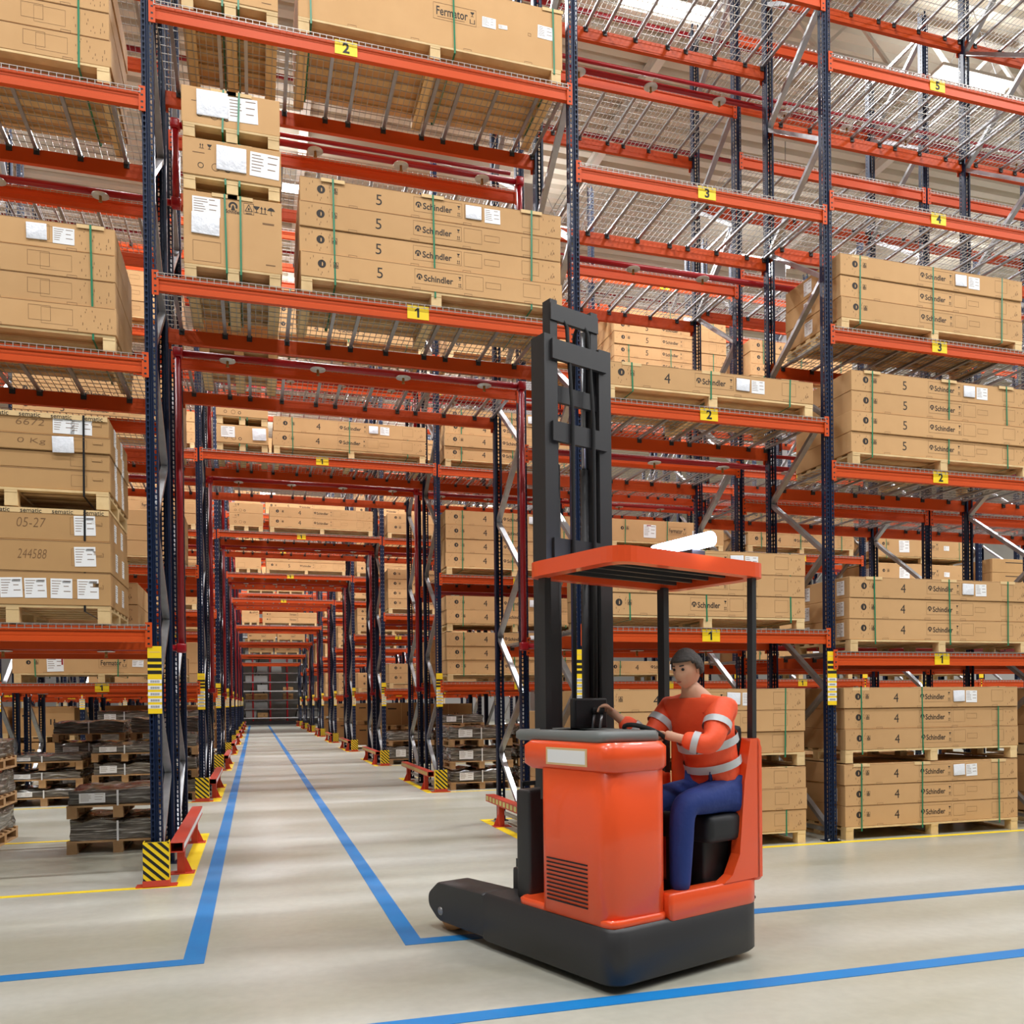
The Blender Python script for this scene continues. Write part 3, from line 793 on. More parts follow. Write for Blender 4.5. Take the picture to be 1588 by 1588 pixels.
stack(0, 1, 2, 3.50, 6.0, 4.72, [[.245]], 'long', '4')
stack(0, 2, 0, 6.37, 8.83, 0, [[.236]*3, [.236]*3], 'long', '4', D=1.1, H=.145, straps=(.09, .43, .88), sidelb=((.2, .5, .12, .15, -1),))
stack(0, 2, 1, 6.45, 9.0, 2.12, [[.238]*3], 'long', '4', H=.135, straps=(.13, .54, .88), sidelb=((.16, .5, .13, .16, -1), (.8, .5, .13, .16, -1)))
stack(0, 2, 2, 6.50, 9.05, 4.24, [[.232]*4], 'long', '5', H=.14, straps=(.11, .53, .86))
stack(0, 2, 3, 6.37, 8.95, 5.76, [[.24]*3], 'long', '', H=.12, straps=(.10, .49, .88), sidelb=((.6, .5, .15, .16, -1),))
stack(0, 3, 0, 9.45, 11.9, 0, [[.236]*3, [.236]*3], 'long', '4', D=1.1, det=1)
stack(0, 3, 1, 9.45, 11.9, 2.12, [[.238]*3], 'long', '4', det=1)
# ---- front row, rear run
YB0 = ROWY[0]+1.86
stack(0, 0, 1, -.55, .30, 5.44, [[.6]], 'tall', D=1.1, yf=YB0, det=0, side=1)
stack(0, -1, 1, -3.5, -1.2, 2.31, [[.235]*2], 'long', '4', D=1.1, yf=YB0, det=0, side=1)
stack(0, 2, 0, 6.5, 8.95, 0, [[.236]*3], 'long', '4', yf=YB0, det=0, side=1)
stack(0, 1, 0, 3.5, 5.9, 0, [[.236]*3, [.236]*2], 'long', '4', yf=YB0, det=0, side=1)
# ---- second row
stack(1, 0, 1, -.57, .27, 5.86, [[.30], [.26]], 'mid', H=.13, straps=(.45, .58), det=1, lab={(0, 0): ((.22, .6, .22, .18, 'paper'), (.82, .55, .22, .2, 'pouch'))})
stack(1, 0, 1, .35, 2.98, 5.86, [[.25, .25]], 'long', '4', det=1)
stack(1, 0, 2, -.57, .27, 7.8, [[.5]], 'tall', D=1.1, H=.13, straps=(), det=0)
stack(1, 0, 2, .35, 2.98, 7.8, [[.25, .25, .25]], 'long', '4', det=1)
stack(1, 1, 1, 3.33, 5.9, 1.97, [[.25, .25, .25], [.25, .25]], 'long', '4', det=1)
stack(1, 1, 2, 3.33, 5.9, 3.90, [[.255, .255, .255, .255]], 'long', '4', det=1)
stack(1, 1, 3, 3.33, 5.9, 5.84, [[.23]*4], 'long', '4', det=1)
stack(1, 1, 4, 3.4, 5.9, 7.8, [[.23]*2], 'long', '5', det=0)
stack(1, 2, 4, 6.65, 9.05, 7.8, [[.235]*5], 'long', '5', det=1)
stack(1, 2, 1, 6.45, 8.6, 1.97, [[.24]], 'long', '4', det=1)
stack(1, 2, 2, 6.55, 8.95, 3.90, [[.45], [.42]], 'fermator', det=1, lab=((.33, .5, .26, .25, 'red'), (.74, .5, .14, .1, 'paper')))
stack(1, 3, 1, 9.45, 11.95, 2.0, [[.24]*2, [.24]*2], 'long', '4', det=1)
stack(1, 3, 2, 9.5, 12.0, 4.55, [[.24]*3], 'long', '4', det=1, sidelb=((.2, .5, .2, .18, -1),))
stack(1, 3, 4, 9.6, 12.0, 7.95, [[.24]*3], 'long', '4', det=1)
stack(1, 4, 2, 12.5, 15.0, 3.90, [[.40], [.42]], 'fermator', det=1, lab=((.3, .5, .26, .25, 'paper'), (.74, .5, .14, .1, 'paper')), sidelb=((.2, .5, .2, .2, -1),))
stack(1, 4, 1, 12.5, 15.0, 1.97, [[.24]*3], 'long', '4', det=0)
stack(1, 5, 2, 15.6, 18.0, 3.90, [[.30]*2], 'brown', det=0)
stack(1, -1, 1, -3.64, -1.1, 1.97, [[.29]], 'fermator', H=.15, det=1, straps=(.12, .60), lab=((.24, .55, .24, .26, 'redside'), (.72, .55, .17, .11, 'paper'), (.80, .53, .10, .05, 'paper')))
stack(1, -1, 2, -3.6, -1.1, 3.90, [[.25]*3], 'fermator', det=0)
stack(1, -1, 3, -3.6, -1.1, 5.84, [[.25]*4], 'long', '5', det=0)
stack(1, -1, 4, -3.6, -1.1, 7.8, [[.25]*3], 'long', '5', det=0)
# rear run of the second row and the rows behind it
RR = random.Random(11)
stack(1, 1, 1, 3.4, 5.9, 1.97, [[.25]*3], 'long', '4', yf=ROWY[1]+1.86, det=0, side=1)
stack(1, 2, 0, 6.5, 8.9, 0, [[.3, .3], [.3]], 'brown', yf=ROWY[1]+1.86, det=0, side=1)
for row in range(2, 8):
    for bay in (-1, 0, 1, 2) if row < 4 else (0, 1):
        a, c = bay_x(bay)
        for li, z in enumerate(levels(row, bay)):
            if li > 3 or (row > 3 and li > (1 if bay == 0 else 2)): continue
            if bay == 0:
                if row == 4 and li == 0: continue
                if row < 6:
                    stack(row, 0, li+1, a+.3, a+1.1, z, [[.3, .25] if row % 2 == 0 else [.55]], 'mid' if row % 2 == 0 else 'tall', det=0)
                    stack(row, 0, li+1, a+1.25, a+3.8, z, [[.25]*(2 if li == 0 else RR.choice((1, 2, 3)))], 'long' if row < 5 else 'fermator', '4' if row == 2 else '5', det=0)
                else:
                    stack(row, 0, li+1, a+.5, a+2.0, z, [[.3, .3]], 'fermator', det=0); stack(row, 0, li+1, a+2.1, a+3.6, z, [[.3, .3]], 'fermator', det=0, sname=', right')
            else:
                n_ = RR.choice((2, 3, 4, 4)); 
                stack(row, bay, li+1, a+.14, a+2.55, z, [[.25]*n_], 'long' if RR.random() < .75 else 'fermator', RR.choice('45'), det=0)

# ---- film-wrapped low loads on the floor
_wm = {}
def wrapped(x, y, z, W, D, h, label, seed, rz=0., grp='film-wrapped pallet loads', old=True):
    t = thing('wrapped_pallet_load', label, 'wrapped pallet', (x, y, z), rz, grp)
    k = (round(W, 1), round(D, 1), round(h, 1), seed % 3)
    if k not in _wm:
        R = random.Random(seed % 3+5)
        bm = bmesh.new(); nx, ny, nz = 9, 7, 4
        vs = {}
        def V(i, j, k_):
            if (i, j, k_) not in vs:
                fx, fy, fz = i/nx-.5, j/ny, k_/nz
                amp = .018
                p = [fx*(W-.05)+R.uniform(-amp, amp), .02+fy*(D-.04)+R.uniform(-amp, amp)*.5, .145+fz*h+(R.uniform(-.02, .035) if k_ == nz else 0)]
                vs[(i, j, k_)] = bm.verts.new(p)
            return vs[(i, j, k_)]
        for i in range(nx):
            for k_ in range(nz):
                bm.faces.new((V(i,0,k_), V(i+1,0,k_), V(i+1,0,k_+1), V(i,0,k_+1))); bm.faces.new((V(i,ny,k_), V(i,ny,k_+1), V(i+1,ny,k_+1), V(i+1,ny,k_)))
        for j in range(ny):
            for k_ in range(nz):
                bm.faces.new((V(0,j,k_), V(0,j,k_+1), V(0,j+1,k_+1), V(0,j+1,k_))); bm.faces.new((V(nx,j,k_), V(nx,j+1,k_), V(nx,j+1,k_+1), V(nx,j,k_+1)))
            for i in range(nx):
                bm.faces.new((V(i,j,nz), V(i+1,j,nz), V(i+1,j+1,nz), V(i,j+1,nz))); bm.faces.new((V(i,j,0), V(i,j+1,0), V(i+1,j+1,0), V(i+1,j,0)))
        me = bpy.data.meshes.new('film_wrap'); bm.to_mesh(me); bm.free(); me.materials.append(M['film'])
        for p in me.polygons: p.use_smooth = (seed % 2 == 0)
        _wm[k] = me
    ob('pallet', pallet_mesh(W, D, .14, 'woodold'), t); ob('film_wrap', _wm[k], t)
    if seed % 4 != 1: ob('shipping_label', paper_mesh(.26, min(.19, h*.7)), t, (-W*.25, -.001, .145+h*.5))
    if h < .35: 
        b = MB(); b.box(-.01, .01, -.012, -.006, .0+.13, .15+h, 'white'); b.build('tie_band', t)
    return t
def wstack(row, bay, x, y, hs, W, D, nm, seed, rz=0.):
    z = 0
    for i, h in enumerate(hs):
        pos = 'topmost' if i == len(hs)-1 else ORD[i]
        wrapped(x+random.uniform(-.015, .015), y, z, W, D, h, '%s grey film-wrapped load of floor stack %s, %s, %s' % (pos, nm, BAYS[bay], ROWN[row]), seed+i, rz)
        z += .145+h+.04
wstack(0, -1, -1.44, 10.33, [.20, .15], 1.02, .98, 'beside the near upright', 1)
wstack(0, -1, -3.30, 10.9, [.25, .25, .2], .95, 1.1, 'cut by the photo edge', 4)
wstack(1, -1, -3.28, 15.5, [.11, .10, .08], 1.18, 1.1, 'on the left', 2)
wstack(1, -1, -2.05, 15.5, [.15, .17, .12], 1.0, 1.1, 'in the middle', 6)
wstack(1, -1, -1.18, 15.6, [.2, .2, .19], .5, 1.1, 'on the right', 9)
wstack(1, -1, -2.9, 17.3, [.3, .3, .2], 1.2, 1.0, 'at the rear left', 3)
wstack(1, -1, -1.6, 17.3, [.3, .3, .25], 1.2, 1.0, 'at the rear right', 7)
wstack(2, -1, -3.0, 22.6, [.35, .3, .3], 1.25, 1.1, 'on the left', 8)
wstack(2, -1, -1.6, 22.6, [.35, .3, .3], 1.25, 1.1, 'on the right', 5)
wstack(1, 1, 4.0, 15.5, [.20, .22, .2], 1.2, 1.1, 'on the left', 2)
wstack(1, 1, 5.35, 15.6, [.22, .22, .2], 1.2, 1.1, 'on the right', 3)
wstack(2, 1, 3.95, 22.6, [.3, .25], 1.2, 1.1, 'on the left', 4)
wstack(2, 1, 5.3, 22.6, [.3, .25, .2], 1.2, 1.1, 'on the right', 6)
for row, bay in ((2, 0), ): pass
for row in (2, 3, 4, 5):
    for bay in (1, -1) if row < 4 else (1,):
        a, c = bay_x(bay)
        stack(row, bay, 0, a+.2, a+1.4, 0, [[.70], [.62]], 'brown', yf=ROWY[row]+1.9, D=1.0, det=0, side=1)
        stack(row, bay, 0, a+1.5, a+2.8, 0, [[.62], [.66]], 'brown', yf=ROWY[row]+1.9, D=1.0, det=0, side=1, sname=', right')

for row, bay in ((2, -2), (3, -2), (4, -1), (5, -1)):
    a, c = bay_x(bay)
    stack(row, bay, 0, a+.2, a+1.4, 0, [[.70], [.62]], 'brown', yf=ROWY[row]+.3, D=1.0, det=0)
    stack(row, bay, 0, a+1.5, a+2.8, 0, [[.62], [.66]], 'brown', yf=ROWY[row]+.3, D=1.0, det=0, sname=', right')
# ---- concrete columns and the shelving that closes the passage
for cx, cy in ((6.6, 20.3), (13.5, 20.3)):
    b = MB(); b.bevbox(cx-.2, cx+.2, cy-.2, cy+.2, 0, ZC-.4, 'concretepost', .015, 1); struct(b.build('trim_%d' % (30+int(cx))))
er = thing('end_shelving', 'dense dark steel shelving with crowded shelves closing the far end of the passage', 'shelving', (1.2, 72.5, 0))
R = random.Random(4)
for i in range(13):
    b = MB(); x = -8+i*1.333; b.box(x-.06, x+.06, 0, .1, 0, 9, 'pipe'); b.box(x-.06, x+.06, 1.1, 1.2, 0, 9, 'pipe'); b.build('upright', er)
for j in range(12):
    b = MB(); z = .55+j*.72; b.box(-8, 8, 0, 1.2, z-.05, z, 'wire'); b.box(-8, 8, -.02, 0, z-.07, z+.02, 'zinc' if j % 3 else 'white'); b.build('shelf', er)
b = MB(); b.box(-8, 8, -.15, 0, 0, .28, 'truckblack'); b.build('plinth', er)
for i in range(4):
    b = MB(); x = -6+i*4.; b.bar((x, 1.25, .6), (x+2, 1.25, 8.6), .06, .06, 'dark'); b.bar((x+2, 1.25, .6), (x, 1.25, 8.6), .06, .06, 'dark'); b.build('cross_brace', er)
for j in range(11):
    for i in range(8):
        n_ = R.choice((1, 2, 2)); x = 1.2-8+i*2+.1
        for q in range(n_):
            wd = (1.8/n_)-.1; hh = R.uniform(.28, .6); xx = x+q*(wd+.1)
            if -2.2 < xx < 5:
                if R.random() < .35: continue
                me_ = carton_mesh('brown' if R.random() < .4 else 'grey', round(wd, 1), 1.0, round(hh, 1), '')
                o = ob('cardboard_box', me_, None, (xx+wd/2, 72.6, .551+j*.72))
                tag(o, 'small distant box, shelf %d up, place %d from the left, far end shelving' % (j+1, i*2+q+1), 'box', 'boxes on the end shelving')

# ------------------------------------------------------------------ reach truck
TX, TY, TR = 1.83, 4.30, math.radians(20)
trk = thing('reach_truck', 'orange and black reach truck with tall dark mast, carrying a seated driver', 'forklift', (TX, TY, 0), TR)

def rounded(pts, r, seg=5):
    """round the corners of a 2-D polygon"""
    out = []; n = len(pts)
    for i in range(n):
        p = Vector(pts[i]); a = Vector(pts[i-1]); c = Vector(pts[(i+1) % n])
        rad = r[i] if isinstance(r, (list, tuple)) else r
        rad = min(rad, (a-p).length*.48, (c-p).length*.48)
        if rad < .002: out.append(tuple(p)); continue
        s = p+(a-p).normalized()*rad; e = p+(c-p).normalized()*rad
        for k in range(seg+1):
            t = k/seg; q = s*(1-t)**2+p*2*t*(1-t)+e*t*t; out.append(tuple(q))
    return out
def prism(b, pts, z0, z1, mt, axis='z', smooth=False, ch=0.0):
    n = len(pts); P = {'z': lambda p, z: (p[0], p[1], z), 'x': lambda p, z: (z, p[0], p[1]), 'y': lambda p, z: (p[0], z, p[1])}[axis]
    if ch:
        cx = sum(p[0] for p in pts)/n; cy = sum(p[1] for p in pts)/n
        w_ = max(p[0] for p in pts)-min(p[0] for p in pts); h_ = max(p[1] for p in pts)-min(p[1] for p in pts)
        ins = [(cx+(p[0]-cx)*(1-2*ch/w_), cy+(p[1]-cy)*(1-2*ch/h_)) for p in pts]
        vs = [P(p, z0) for p in ins]+[P(p, z0+ch) for p in pts]+[P(p, z1-ch) for p in pts]+[P(p, z1) for p in ins]
        fs = [(r*n+i, r*n+(i+1) % n, (r+1)*n+(i+1) % n, (r+1)*n+i) for r in range(3) for i in range(n)]
        b.add(vs, fs, mt, True); b.add([P(p, z0) for p in ins], [tuple(range(n))[::-1]], mt); b.add([P(p, z1) for p in ins], [tuple(range(n))], mt)
    else:
        vs = [P(p, z0) for p in pts]+[P(p, z1) for p in pts]
        b.add(vs, [(i, (i+1) % n, n+(i+1) % n, n+i) for i in range(n)], mt, smooth)
        b.add(vs, [tuple(range(n))[::-1], tuple(range(n, 2*n))], mt)

W_ = 1.27
# chassis slab with rounded rear corners
b = MB(); prism(b, rounded([(0, 0), (W_, 0), (W_, 1.25), (0, 1.25)], [.12, .16, .02, .02]), .045, .36, 'truckblack', ch=.02)
b.bevbox(.25, 1.02, 1.0, 1.25, .1, .5, 'truckblack', .02); b.build('chassis', trk)
# outrigger legs with load wheels
for nm, x0, x1 in (('left', 0, .25), ('right', 1.02, 1.27)):
    b = MB(); prism(b, rounded([(1.22, .07), (1.80, .07), (1.93, .16), (1.93, .25), (1.80, .345), (1.22, .36)], .04), x0, x1, 'truckblack', axis='x', ch=.012)
    o = b.build('support_leg', trk)
    b = MB(); xc = (x0+x1)/2; b.tube([(xc-.05, 1.76, .145), (xc+.05, 1.76, .145)], .145, 'wheelpu', 20); b.tube([(xc-.13, 1.76, .145), (xc+.13, 1.76, .145)], .03, 'zinc', 10); b.build('load_wheel', o)
b = MB(); b.tube([(.33, .40, .17), (.33, .40+.0, .17)], .01, 'rubber', 6) if False else None
b.tube([(.26, .34, .165), (.40, .34, .165)], .165, 'rubber', 22); b.build('drive_wheel', trk)
# orange motor and battery housing
b = MB()
foot = rounded([(.012, .05), (.46, .03), (.50, .30), (.50, .64), (.012, .64)], [.13, .09, .03, .03, .05])
prism(b, foot, .355, 1.22, 'truckorange', ch=.015)
hood = rounded([(.0, .03), (.47, .01), (.52, .34), (.58, .80), (.0, .80)], [.12, .09, .03, .05, .05]); prism(b, hood, 1.20, 1.37, 'truckorange', ch=.03)
prism(b, rounded([(.02, .03), (.46, .02), (.50, .3), (.50, .9), (.02, .9)], .08), .35, .40, 'truckorange', ch=.01)
hs_ = b.build('motor_housing', trk)
b = MB()
for i in range(11): b.box(-.0005+.008, .0135, .22, .58, .44+i*.024, .448+i*.024, 'dark')
b.build('cooling_vent', hs_)
b = MB(); b.box(-.004, .001, .20, .56, 1.235, 1.335, 'cardlid'); b.box(-.005, .0, .215, .545, 1.247, 1.323, 'white'); b.build('side_plate', hs_)
b = MB(); b.bevbox(.52, 1.24, .72, 1.0, .36, 1.12, 'truckorange', .04, 3); b.bevbox(.1, 1.2, .86, 1.0, .36, 1.05, 'truckblack', .02); b.build('battery_cover', trk)
# dark instrument console, levers and wheel
b = MB(); prism(b, rounded([(.02, .1), (.44, .05), (.50, .4), (.60, .95), (.04, .95)], .07), 1.365, 1.43, 'truckgrey', ch=.015)
prism(b, rounded([(.12, 1.43), (.36, 1.43), (.52, 1.33), (.56, 1.24), (.45, 1.16)], .02), .38, .72, 'truckgrey', axis='y')
cs = b.build('dashboard', trk)
b = MB(); c = Vector((.55, .30, 1.40)); nrm = Vector((.5, 0, 1)).normalized(); a = Vector((0, 1, 0)); d_ = nrm.cross(a)
b.tube([c+(a*math.cos(t)+d_*math.sin(t))*.13 for t in [2*PI*i/24 for i in range(25)]], .014, 'rubber', 8); b.tube([c, c-nrm*.1], .02, 'rubber', 8)
for t in (0, 2.1, 4.2): b.bar(c, c+(a*math.cos(t)+d_*math.sin(t))*.13, .02, .01, 'rubber')
b.build('steering_wheel', cs)
for i in range(3):
    b = MB(); y = .58+i*.07; b.tube([(.44, y, 1.42), (.46, y, 1.52)], .008, 'zinc', 8); b.tube([(.46, y, 1.52), (.463, y, 1.56)], .016, 'rubber', 8); b.build('control_lever', cs)
b = MB(); b.bevbox(.30, .58, .66, .70, 1.43, 1.62, 'truckblack', .01); b.bevbox(.315, .565, .655, .66, 1.445, 1.605, 'dark', .001, 1); b.build('display', cs)
# cab floor, rear lip and rear post
b = MB(); b.bevbox(.48, 1.25, .04, .74, .355, .375, 'rubber', .004, 1); b.build('floor_mat', trk)
b = MB()
prism(b, rounded([(.44, .0), (1.27, .0), (1.27, .72), (1.20, .72), (1.20, .09), (.44, .09)], [.03, .15, .02, .02, .10, .02], 7), .34, .50, 'truckorange', ch=.012)
prism(b, [(.9, .50), (1.265, .50), (1.265, 1.30), (1.235, 1.36), (1.16, 1.36), (1.10, 1.1), (1.05, .66), (.98, .54)], .0, .07, 'truckorange', axis='y')
prism(b, rounded([(1.19, .0), (1.27, .0), (1.27, .72), (1.21, .72)], .03), .48, 1.36, 'truckorange', ch=.012)
b.build('rear_body', trk)
# seat
b = MB(); b.bevbox(.80, 1.17, .02, .50, .74, .91, 'seat', .05, 3); b.bevbox(.86, 1.1, .12, .44, .375, .76, 'truckblack', .02); st = b.build('seat_base', trk)
b = MB(); bm = None
b.bevbox(1.12, 1.19, .08, .46, .88, 1.44, 'seat', .035, 3); b.build('seat_back', st)
# overhead guard
b = MB(); z0, z1 = 2.36, 2.45
outer = rounded([(.06, .0), (1.36, .0), (1.36, .84), (.06, .84)], .14, 6)
inner = [(.71+(x-.71)*.86, .42+(y-.42)*.82) for x, y in outer]
n = len(outer)
for lo, hi in ((outer, inner),):
    vs = [(x, y, z0) for x, y in outer]+[(x, y, z1) for x, y in outer]+[(x, y, z0) for x, y in inner]+[(x, y, z1) for x, y in inner]
    fs = []
    for i in range(n):
        j = (i+1) % n; fs += [(i, j, n+j, n+i), (n+i, n+j, 3*n+j, 3*n+i), (2*n+j, 2*n+i, 3*n+i, 3*n+j), (j, i, 2*n+i, 2*n+j)]
    b.add(vs, fs, 'truckorange')
og = b.build('overhead_guard', trk)
b = MB(); prism(b, inner, 2.425, 2.44, 'truckblack')
for i in range(5): b.box(.18, 1.24, .11+i*.14, .135+i*.14, 2.385, 2.425, 'truckblack')
b.build('roof_bars', og)
for x, y, x2, y2 in ((.16, .76, .16, .76), (1.2, .76, 1.2, .76), (1.235, .05, 1.26, .06)):
    b = MB(); b.bar((x, y, 1.0 if y > .5 else 1.30), (x2, y2, 2.37), .04 if y < .5 else .05, .04 if y < .5 else .06, 'truckblack', up=(0, 1, 0)); b.build('guard_post', og)
b = MB(); b.bevbox(.70, .82, .05, .32, 2.44, 2.49, 'truckblack', .004, 1); wl = b.build('lamp_bracket', og)
b = MB(); b.tube([(.80, .44, 2.535), (.74, -.06, 2.535)], .045, 'led', 16); b.build('work_lamp', wl)
# mast
mst = MB()
for x in (.44, .92):
    prism(mst, [(x-.055, 1.02), (x+.055, 1.02), (x+.055, 1.05), (x-.025, 1.05), (x-.025, 1.13), (x+.055, 1.13), (x+.055, 1.16), (x-.055, 1.16)] if x < .6 else
          [(x-.055, 1.02), (x+.055, 1.02), (x+.055, 1.16), (x-.055, 1.16), (x-.055, 1.13), (x+.025, 1.13), (x+.025, 1.05), (x-.055, 1.05)], .12, 4.02, 'truckblack')
for z in (.5, 2.55, 3.32, 3.86): mst.box(.44, .92, 1.0, 1.03, z, z+.13, 'truckblack')
mo = mst.build('outer_mast', trk)
b = MB()
for x in (.50, .86):
    b.box(x-.03, x+.03, 1.06, 1.14, .20, 4.28, 'truckblack')
for z in (3.60, 4.14, 3.90): b.box(.47, .89, 1.05, 1.08, z, z+.11, 'truckblack')
b.build('inner_mast', trk)
for x in (.555, .81):
    b = MB(); b.tube([(x, 1.12, .3), (x, 1.12, 3.2)], .03, 'truckblack', 12); b.tube([(x, 1.12, 3.2), (x, 1.12, 4.15)], .018, 'zinc', 10); b.build('lift_cylinder', trk)
for x in (.59, .775):
    b = MB(); b.tube([(x, 1.0, .6), (x, .98, 2.0), (x+.01, .99, 3.5), (x, 1.03, 4.1), (x, 1.1, 4.24), (x, 1.17, 4.14), (x, 1.2, 3.5)], .013, 'rubber', 8); b.build('hose', trk)
b = MB(); b.bar((.30, .98, 3.42), (.30, .30, 4.18), .04, .07, 'truckgrey', up=(1, 0, 0)) if False else None
# fork carriage and forks at the bottom, between the legs
b = MB(); b.box(.32, .95, 1.26, 1.30, .42, .54, 'truckblack'); b.box(.32, .95, 1.26, 1.30, .16, .26, 'truckblack'); b.box(.38, .42, 1.22, 1.27, .14, .8, 'truckblack'); b.box(.85, .89, 1.22, 1.27, .14, .8, 'truckblack')
for i in range(6): b.box(.36+i*.11, .375+i*.11, 1.27, 1.285, .54, 1.05, 'truckblack')
b.box(.36, .925, 1.27, 1.285, 1.03, 1.06, 'truckblack')
ca = b.build('fork_carriage', trk)
for x in (.40, .78):
    b = MB(); prism(b, [(1.30, .10), (2.20, .10), (2.20, .11), (1.36, .145), (1.345, .58), (1.30, .58)], x, x+.11, 'truckblack', axis='x'); b.build('fork', ca)

# ------------------------------------------------------------------ driver (skin-modifier figure in truck space)
def skin(name, verts, edges, radii, mt, parent, sub=2, root=0):
    me = bpy.data.meshes.new(name); me.from_pydata([Vector(v) for v in verts], edges, []); me.update()
    o = bpy.data.objects.new(name, me); COL.objects.link(o)
    md = o.modifiers.new('s', 'SKIN'); sv = me.skin_vertices[0].data
    for i, r in enumerate(radii):
        sv[i].radius = r if isinstance(r, tuple) else (r, r); sv[i].use_root = (i == root)
    md.use_smooth_shade = True
    s2 = o.modifiers.new('u', 'SUBSURF'); s2.levels = sub; s2.render_levels = sub
    dg = bpy.context.evaluated_depsgraph_get(); new = bpy.data.meshes.new_from_object(o.evaluated_get(dg))
    bpy.data.objects.remove(o); new.name = name
    new.materials.clear(); new.materials.append(M[mt])
    for p in new.polygons: p.use_smooth = True; p.material_index = 0
    return new
def joined(name, meshes):
    b = MB()
    for me in meshes:
        b.add([v.co[:] for v in me.vertices], [tuple(p.vertices) for p in me.polygons], me.materials[0].name_full and MK[me.materials[0].name], True)
    return b.mesh(name)
MK = {v.name: k for k, v in M.items()}

PX, PY = 1.07, .20                      # pelvis position in truck space; the driver faces -x
drv = thing('person', 'person in an orange reflective jacket and blue trousers seated in the truck, reaching forward', 'person', (TX, TY, 0), TR)
pel = Vector((PX, PY, 1.04)); wst = Vector((PX-.02, PY, 1.18)); chs = Vector((PX-.10, PY, 1.42)); shc = Vector((PX-.17, PY, 1.57)); nek = Vector((PX-.22, PY-.005, 1.66)); hed = Vector((PX-.27, PY-.01, 1.76))
def limb(side):
    s = side
    sh = Vector((PX-.18, PY+s*.20, 1.55)); el = Vector((PX-.34, PY+s*.26, 1.33)) if s < 0 else Vector((PX-.36, PY+s*.24, 1.35))
    ha = Vector((.585, .30+s*.12, 1.40)) if s < 0 else Vector((.52, .60, 1.555))
    wr = ha+(el-ha).normalized()*.085
    return sh, el, wr, ha
hp = lambda s: Vector((PX-.02, PY+s*.10, 1.02)); kn = lambda s: Vector((PX-.45, PY+s*.13, .99)); an = lambda s: Vector((PX-.47, PY+s*.12, .46)); to = lambda s: Vector((PX-.60, PY+s*.14, .40))
sL = limb(-1); sR = limb(1)
# continuous body under the clothes
V = [pel, wst, chs, shc, nek, hed-Vector((0, 0, .05))]; E = [(0,1),(1,2),(2,3),(3,4),(4,5)]; Rr = [(.13,.12), (.12,.10), (.14,.11), (.11,.09), (.062,.062), (.055,.055)]
for arm in (sL, sR):
    i = len(V); V += [arm[0], arm[1], arm[2], arm[3]]; E += [(3, i), (i, i+1), (i+1, i+2), (i+2, i+3)]; Rr += [.055, .042, .028, (.034, .022)]
for s in (-1, 1):
    i = len(V); V += [hp(s), kn(s), an(s), to(s)]; E += [(0, i), (i, i+1), (i+1, i+2), (i+2, i+3)]; Rr += [.085, .06, .04, .03]
body = skin('b', V, E, Rr, 'skin', None)
parts = [body]
# hands: palm plus five separate curled fingers
def hand(arm, s, axis):
    out = []; ha = arm[3]; fwd = (arm[3]-arm[2]).normalized(); side = Vector(axis).normalized(); side = (side-fwd*side.dot(fwd)).normalized(); dn = fwd.cross(side)*(-1)
    if dn.z > 0: dn = -dn
    for i, ln in enumerate((.066, .075, .070, .055)):
        o_ = (i-1.5)*.021; p0 = ha-fwd*.015+side*o_; p1 = ha+fwd*(.018)+side*o_; p2 = p1+(fwd*.6+dn*.8)*ln*.5; p3 = p2+(dn-fwd*.35)*ln*.45
        out.append(skin('f', [p0, p1, p2, p3], [(0,1),(1,2),(2,3)], [.0095, .009, .0085, .007], 'skin', None, 1))
    th = side*(-1 if s > 0 else 1); p0 = ha-fwd*.03+th*.02; p1 = ha-fwd*.005+th*.045+dn*.01; p2 = p1+fwd*.03+th*.008+dn*.02; p3 = p2+fwd*.012+dn*.02
    out.append(skin('f', [p0, p1, p2, p3], [(0,1),(1,2),(2,3)], [.012, .011, .0095, .0075], 'skin', None, 1))
    return out
parts += hand(sL, -1, (0, 1, 0)); parts += hand(sR, 1, (0, 1, 0))
# head with face, looking along -x and a little down
def headmesh():
    bm = bmesh.new(); bmesh.ops.create_uvsphere(bm, u_segments=28, v_segments=20, radius=1)
    for v in bm.verts:
        x, y, z = v.co                       # local: +x forward (face), z up
        w_ = 1.0-.22*max(0, -z)*(1 if x > -.2 else .6)
        X = x*.098*(1.0 if x > 0 else 1.05); Y = y*.076*w_; Z = z*.118
        if x > .2 and z < -.55: X += .010
        if x > .75 and abs(y) < .28:        # nose
            t = max(0, 1-abs(z+.12)/.30)*max(0, 1-abs(y)/.22); X += .034*t
        if x > .6 and .02 < z < .28 and .2 < abs(y) < .55: X -= .008   # eye sockets
        if x > .6 and .28 < z < .45: X += .004
        if x > .7 and -.52 < z < -.40 and abs(y) < .35: X += .006      # lips
        v.co = (X, Y, Z)
    me = bpy.data.meshes.new('h'); bm.to_mesh(me); bm.free(); me.materials.append(M['skin']); return me
Rh = Matrix.Translation(hed+Vector((0, 0, .03))) @ Matrix.Rotation(PI+.15, 4, 'Z') @ Matrix.Rotation(.28, 4, 'Y')
hm = headmesh(); hm.transform(Rh); parts.append(hm)
for s in (-1, 1):
    bm = bmesh.new(); bmesh.ops.create_uvsphere(bm, u_segments=10, v_segments=8, radius=1)
    for v in bm.verts: v.co = (v.co.x*.018-.005, v.co.y*.009+s*.077, v.co.z*.031-.005)
    e = bpy.data.meshes.new('e'); bm.to_mesh(e); bm.free(); e.materials.append(M['skin']); e.transform(Rh); parts.append(e)
jb = joined('body', parts); bo = ob('body', jb, drv)
b = MB()
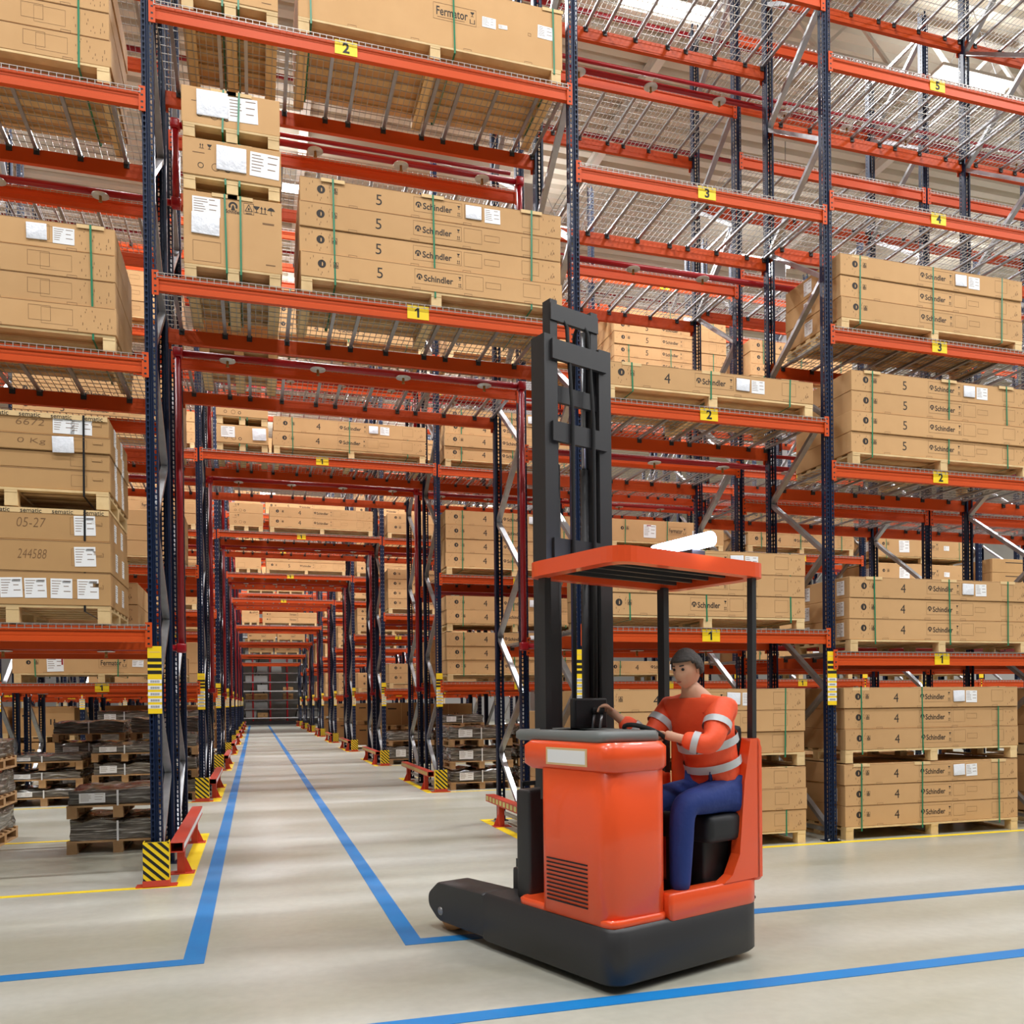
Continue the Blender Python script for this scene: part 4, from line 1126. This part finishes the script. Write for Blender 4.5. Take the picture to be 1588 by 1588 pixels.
for s in (-1, 1):
    bm = bmesh.new(); bmesh.ops.create_uvsphere(bm, u_segments=10, v_segments=8, radius=.0095); bm.verts.index_update()
    vs = [(Rh @ (v.co+Vector((.083, s*.030, .018))))[:] for v in bm.verts]; b.add(vs, [[v.index for v in f.verts] for f in bm.faces], 'eye', True); bm.free()
vs = [(Rh @ Vector(p))[:] for p in ((.1015, -.02, -.052), (.1015, .02, -.052), (.1035, .012, -.057), (.1035, -.012, -.057))]; b.add(vs, [(0,1,2,3)], 'pipe')
for s in (-1, 1):
    vs = [(Rh @ Vector(p))[:] for p in ((.0945, s*.016, .036), (.088, s*.045, .040), (.086, s*.045, .047), (.0935, s*.016, .044))]; b.add(vs, [(0,1,2,3)], 'hair')
b.build('face_details', bo)

bm = bmesh.new(); bmesh.ops.create_uvsphere(bm, u_segments=26, v_segments=18, radius=1)
dele = [v for v in bm.verts if v.co.z < -.35 or (v.co.x > .45 and v.co.z < .45) or (v.co.x > .1 and v.co.z < -.05)]
bmesh.ops.delete(bm, geom=dele, context='VERTS')
for v in bm.verts: v.co = Rh @ Vector((v.co.x*.107-.004, v.co.y*.086, v.co.z*.125+.004))
bmesh.ops.solidify(bm, geom=bm.faces[:], thickness=.012)
hme = bpy.data.meshes.new('hair'); bm.to_mesh(hme); bm.free(); hme.materials.append(M['hair'])
for p in hme.polygons: p.use_smooth = True
ob('hair', hme, bo)
# jacket and trousers as slightly larger skins
V = [pel+Vector((0, 0, -.01)), wst, chs, shc, nek-Vector((0, 0, .045))]; E = [(0,1),(1,2),(2,3),(3,4)]; Rr = [(.188,.178), (.18,.16), (.195,.165), (.16,.13), (.078,.078)]
for arm in (sL, sR):
    i = len(V); V += [arm[0], arm[1], arm[2]+(arm[1]-arm[2]).normalized()*.02]; E += [(3, i), (i, i+1), (i+1, i+2)]; Rr += [.095, .075, .056]
jm = skin('jacket', V, E, Rr, 'jacket', None); jk = ob('jacket', jm, bo)
b = MB()
def band(c, d, ra, rb, w_):
    d = d.normalized(); u = Vector((0, 1, 0)); u = (u-d*u.dot(d)).normalized(); v_ = d.cross(u); n = 22; vs = []
    for k in range(2):
        for i in range(n):
            t = 2*PI*i/n; vs.append((c+d*(w_*(k-.5))+u*ra*math.cos(t)+v_*rb*math.sin(t))[:])
    b.add(vs, [(i, (i+1) % n, n+(i+1) % n, n+i) for i in range(n)], 'stripe', True)
for arm in (sL, sR):
    for t in (.45,): band(arm[0].lerp(arm[1], t), arm[1]-arm[0], .085, .085, .045)
    band(arm[1].lerp(arm[2], .45), arm[2]-arm[1], .066, .066, .04)
band(wst.lerp(chs, .15), chs-wst, .188, .17, .05); band(wst.lerp(chs, .7), chs-wst, .199, .18, .05)
b.build('reflective_bands', jk)
V = [pel-Vector((0, 0, .03))]; E = []; Rr = [(.15,.14)]
for s in (-1, 1):
    i = len(V); V += [hp(s), kn(s), an(s)+Vector((0, 0, -.005))]; E += [(0, i), (i, i+1), (i+1, i+2)]; Rr += [.115, .085, .062]
ob('trousers', skin('trousers', V, E, Rr, 'jean', None), bo)
for s in (-1, 1):
    ob('shoe', skin('shoe', [an(s)+Vector((.03, 0, -.03)), an(s).lerp(to(s), .55)+Vector((0, 0, -.02)), to(s)+Vector((-.02, 0, .02))], [(0,1),(1,2)], [(.052,.062), (.052,.052), (.048,.042)], 'shoe', None), bo)
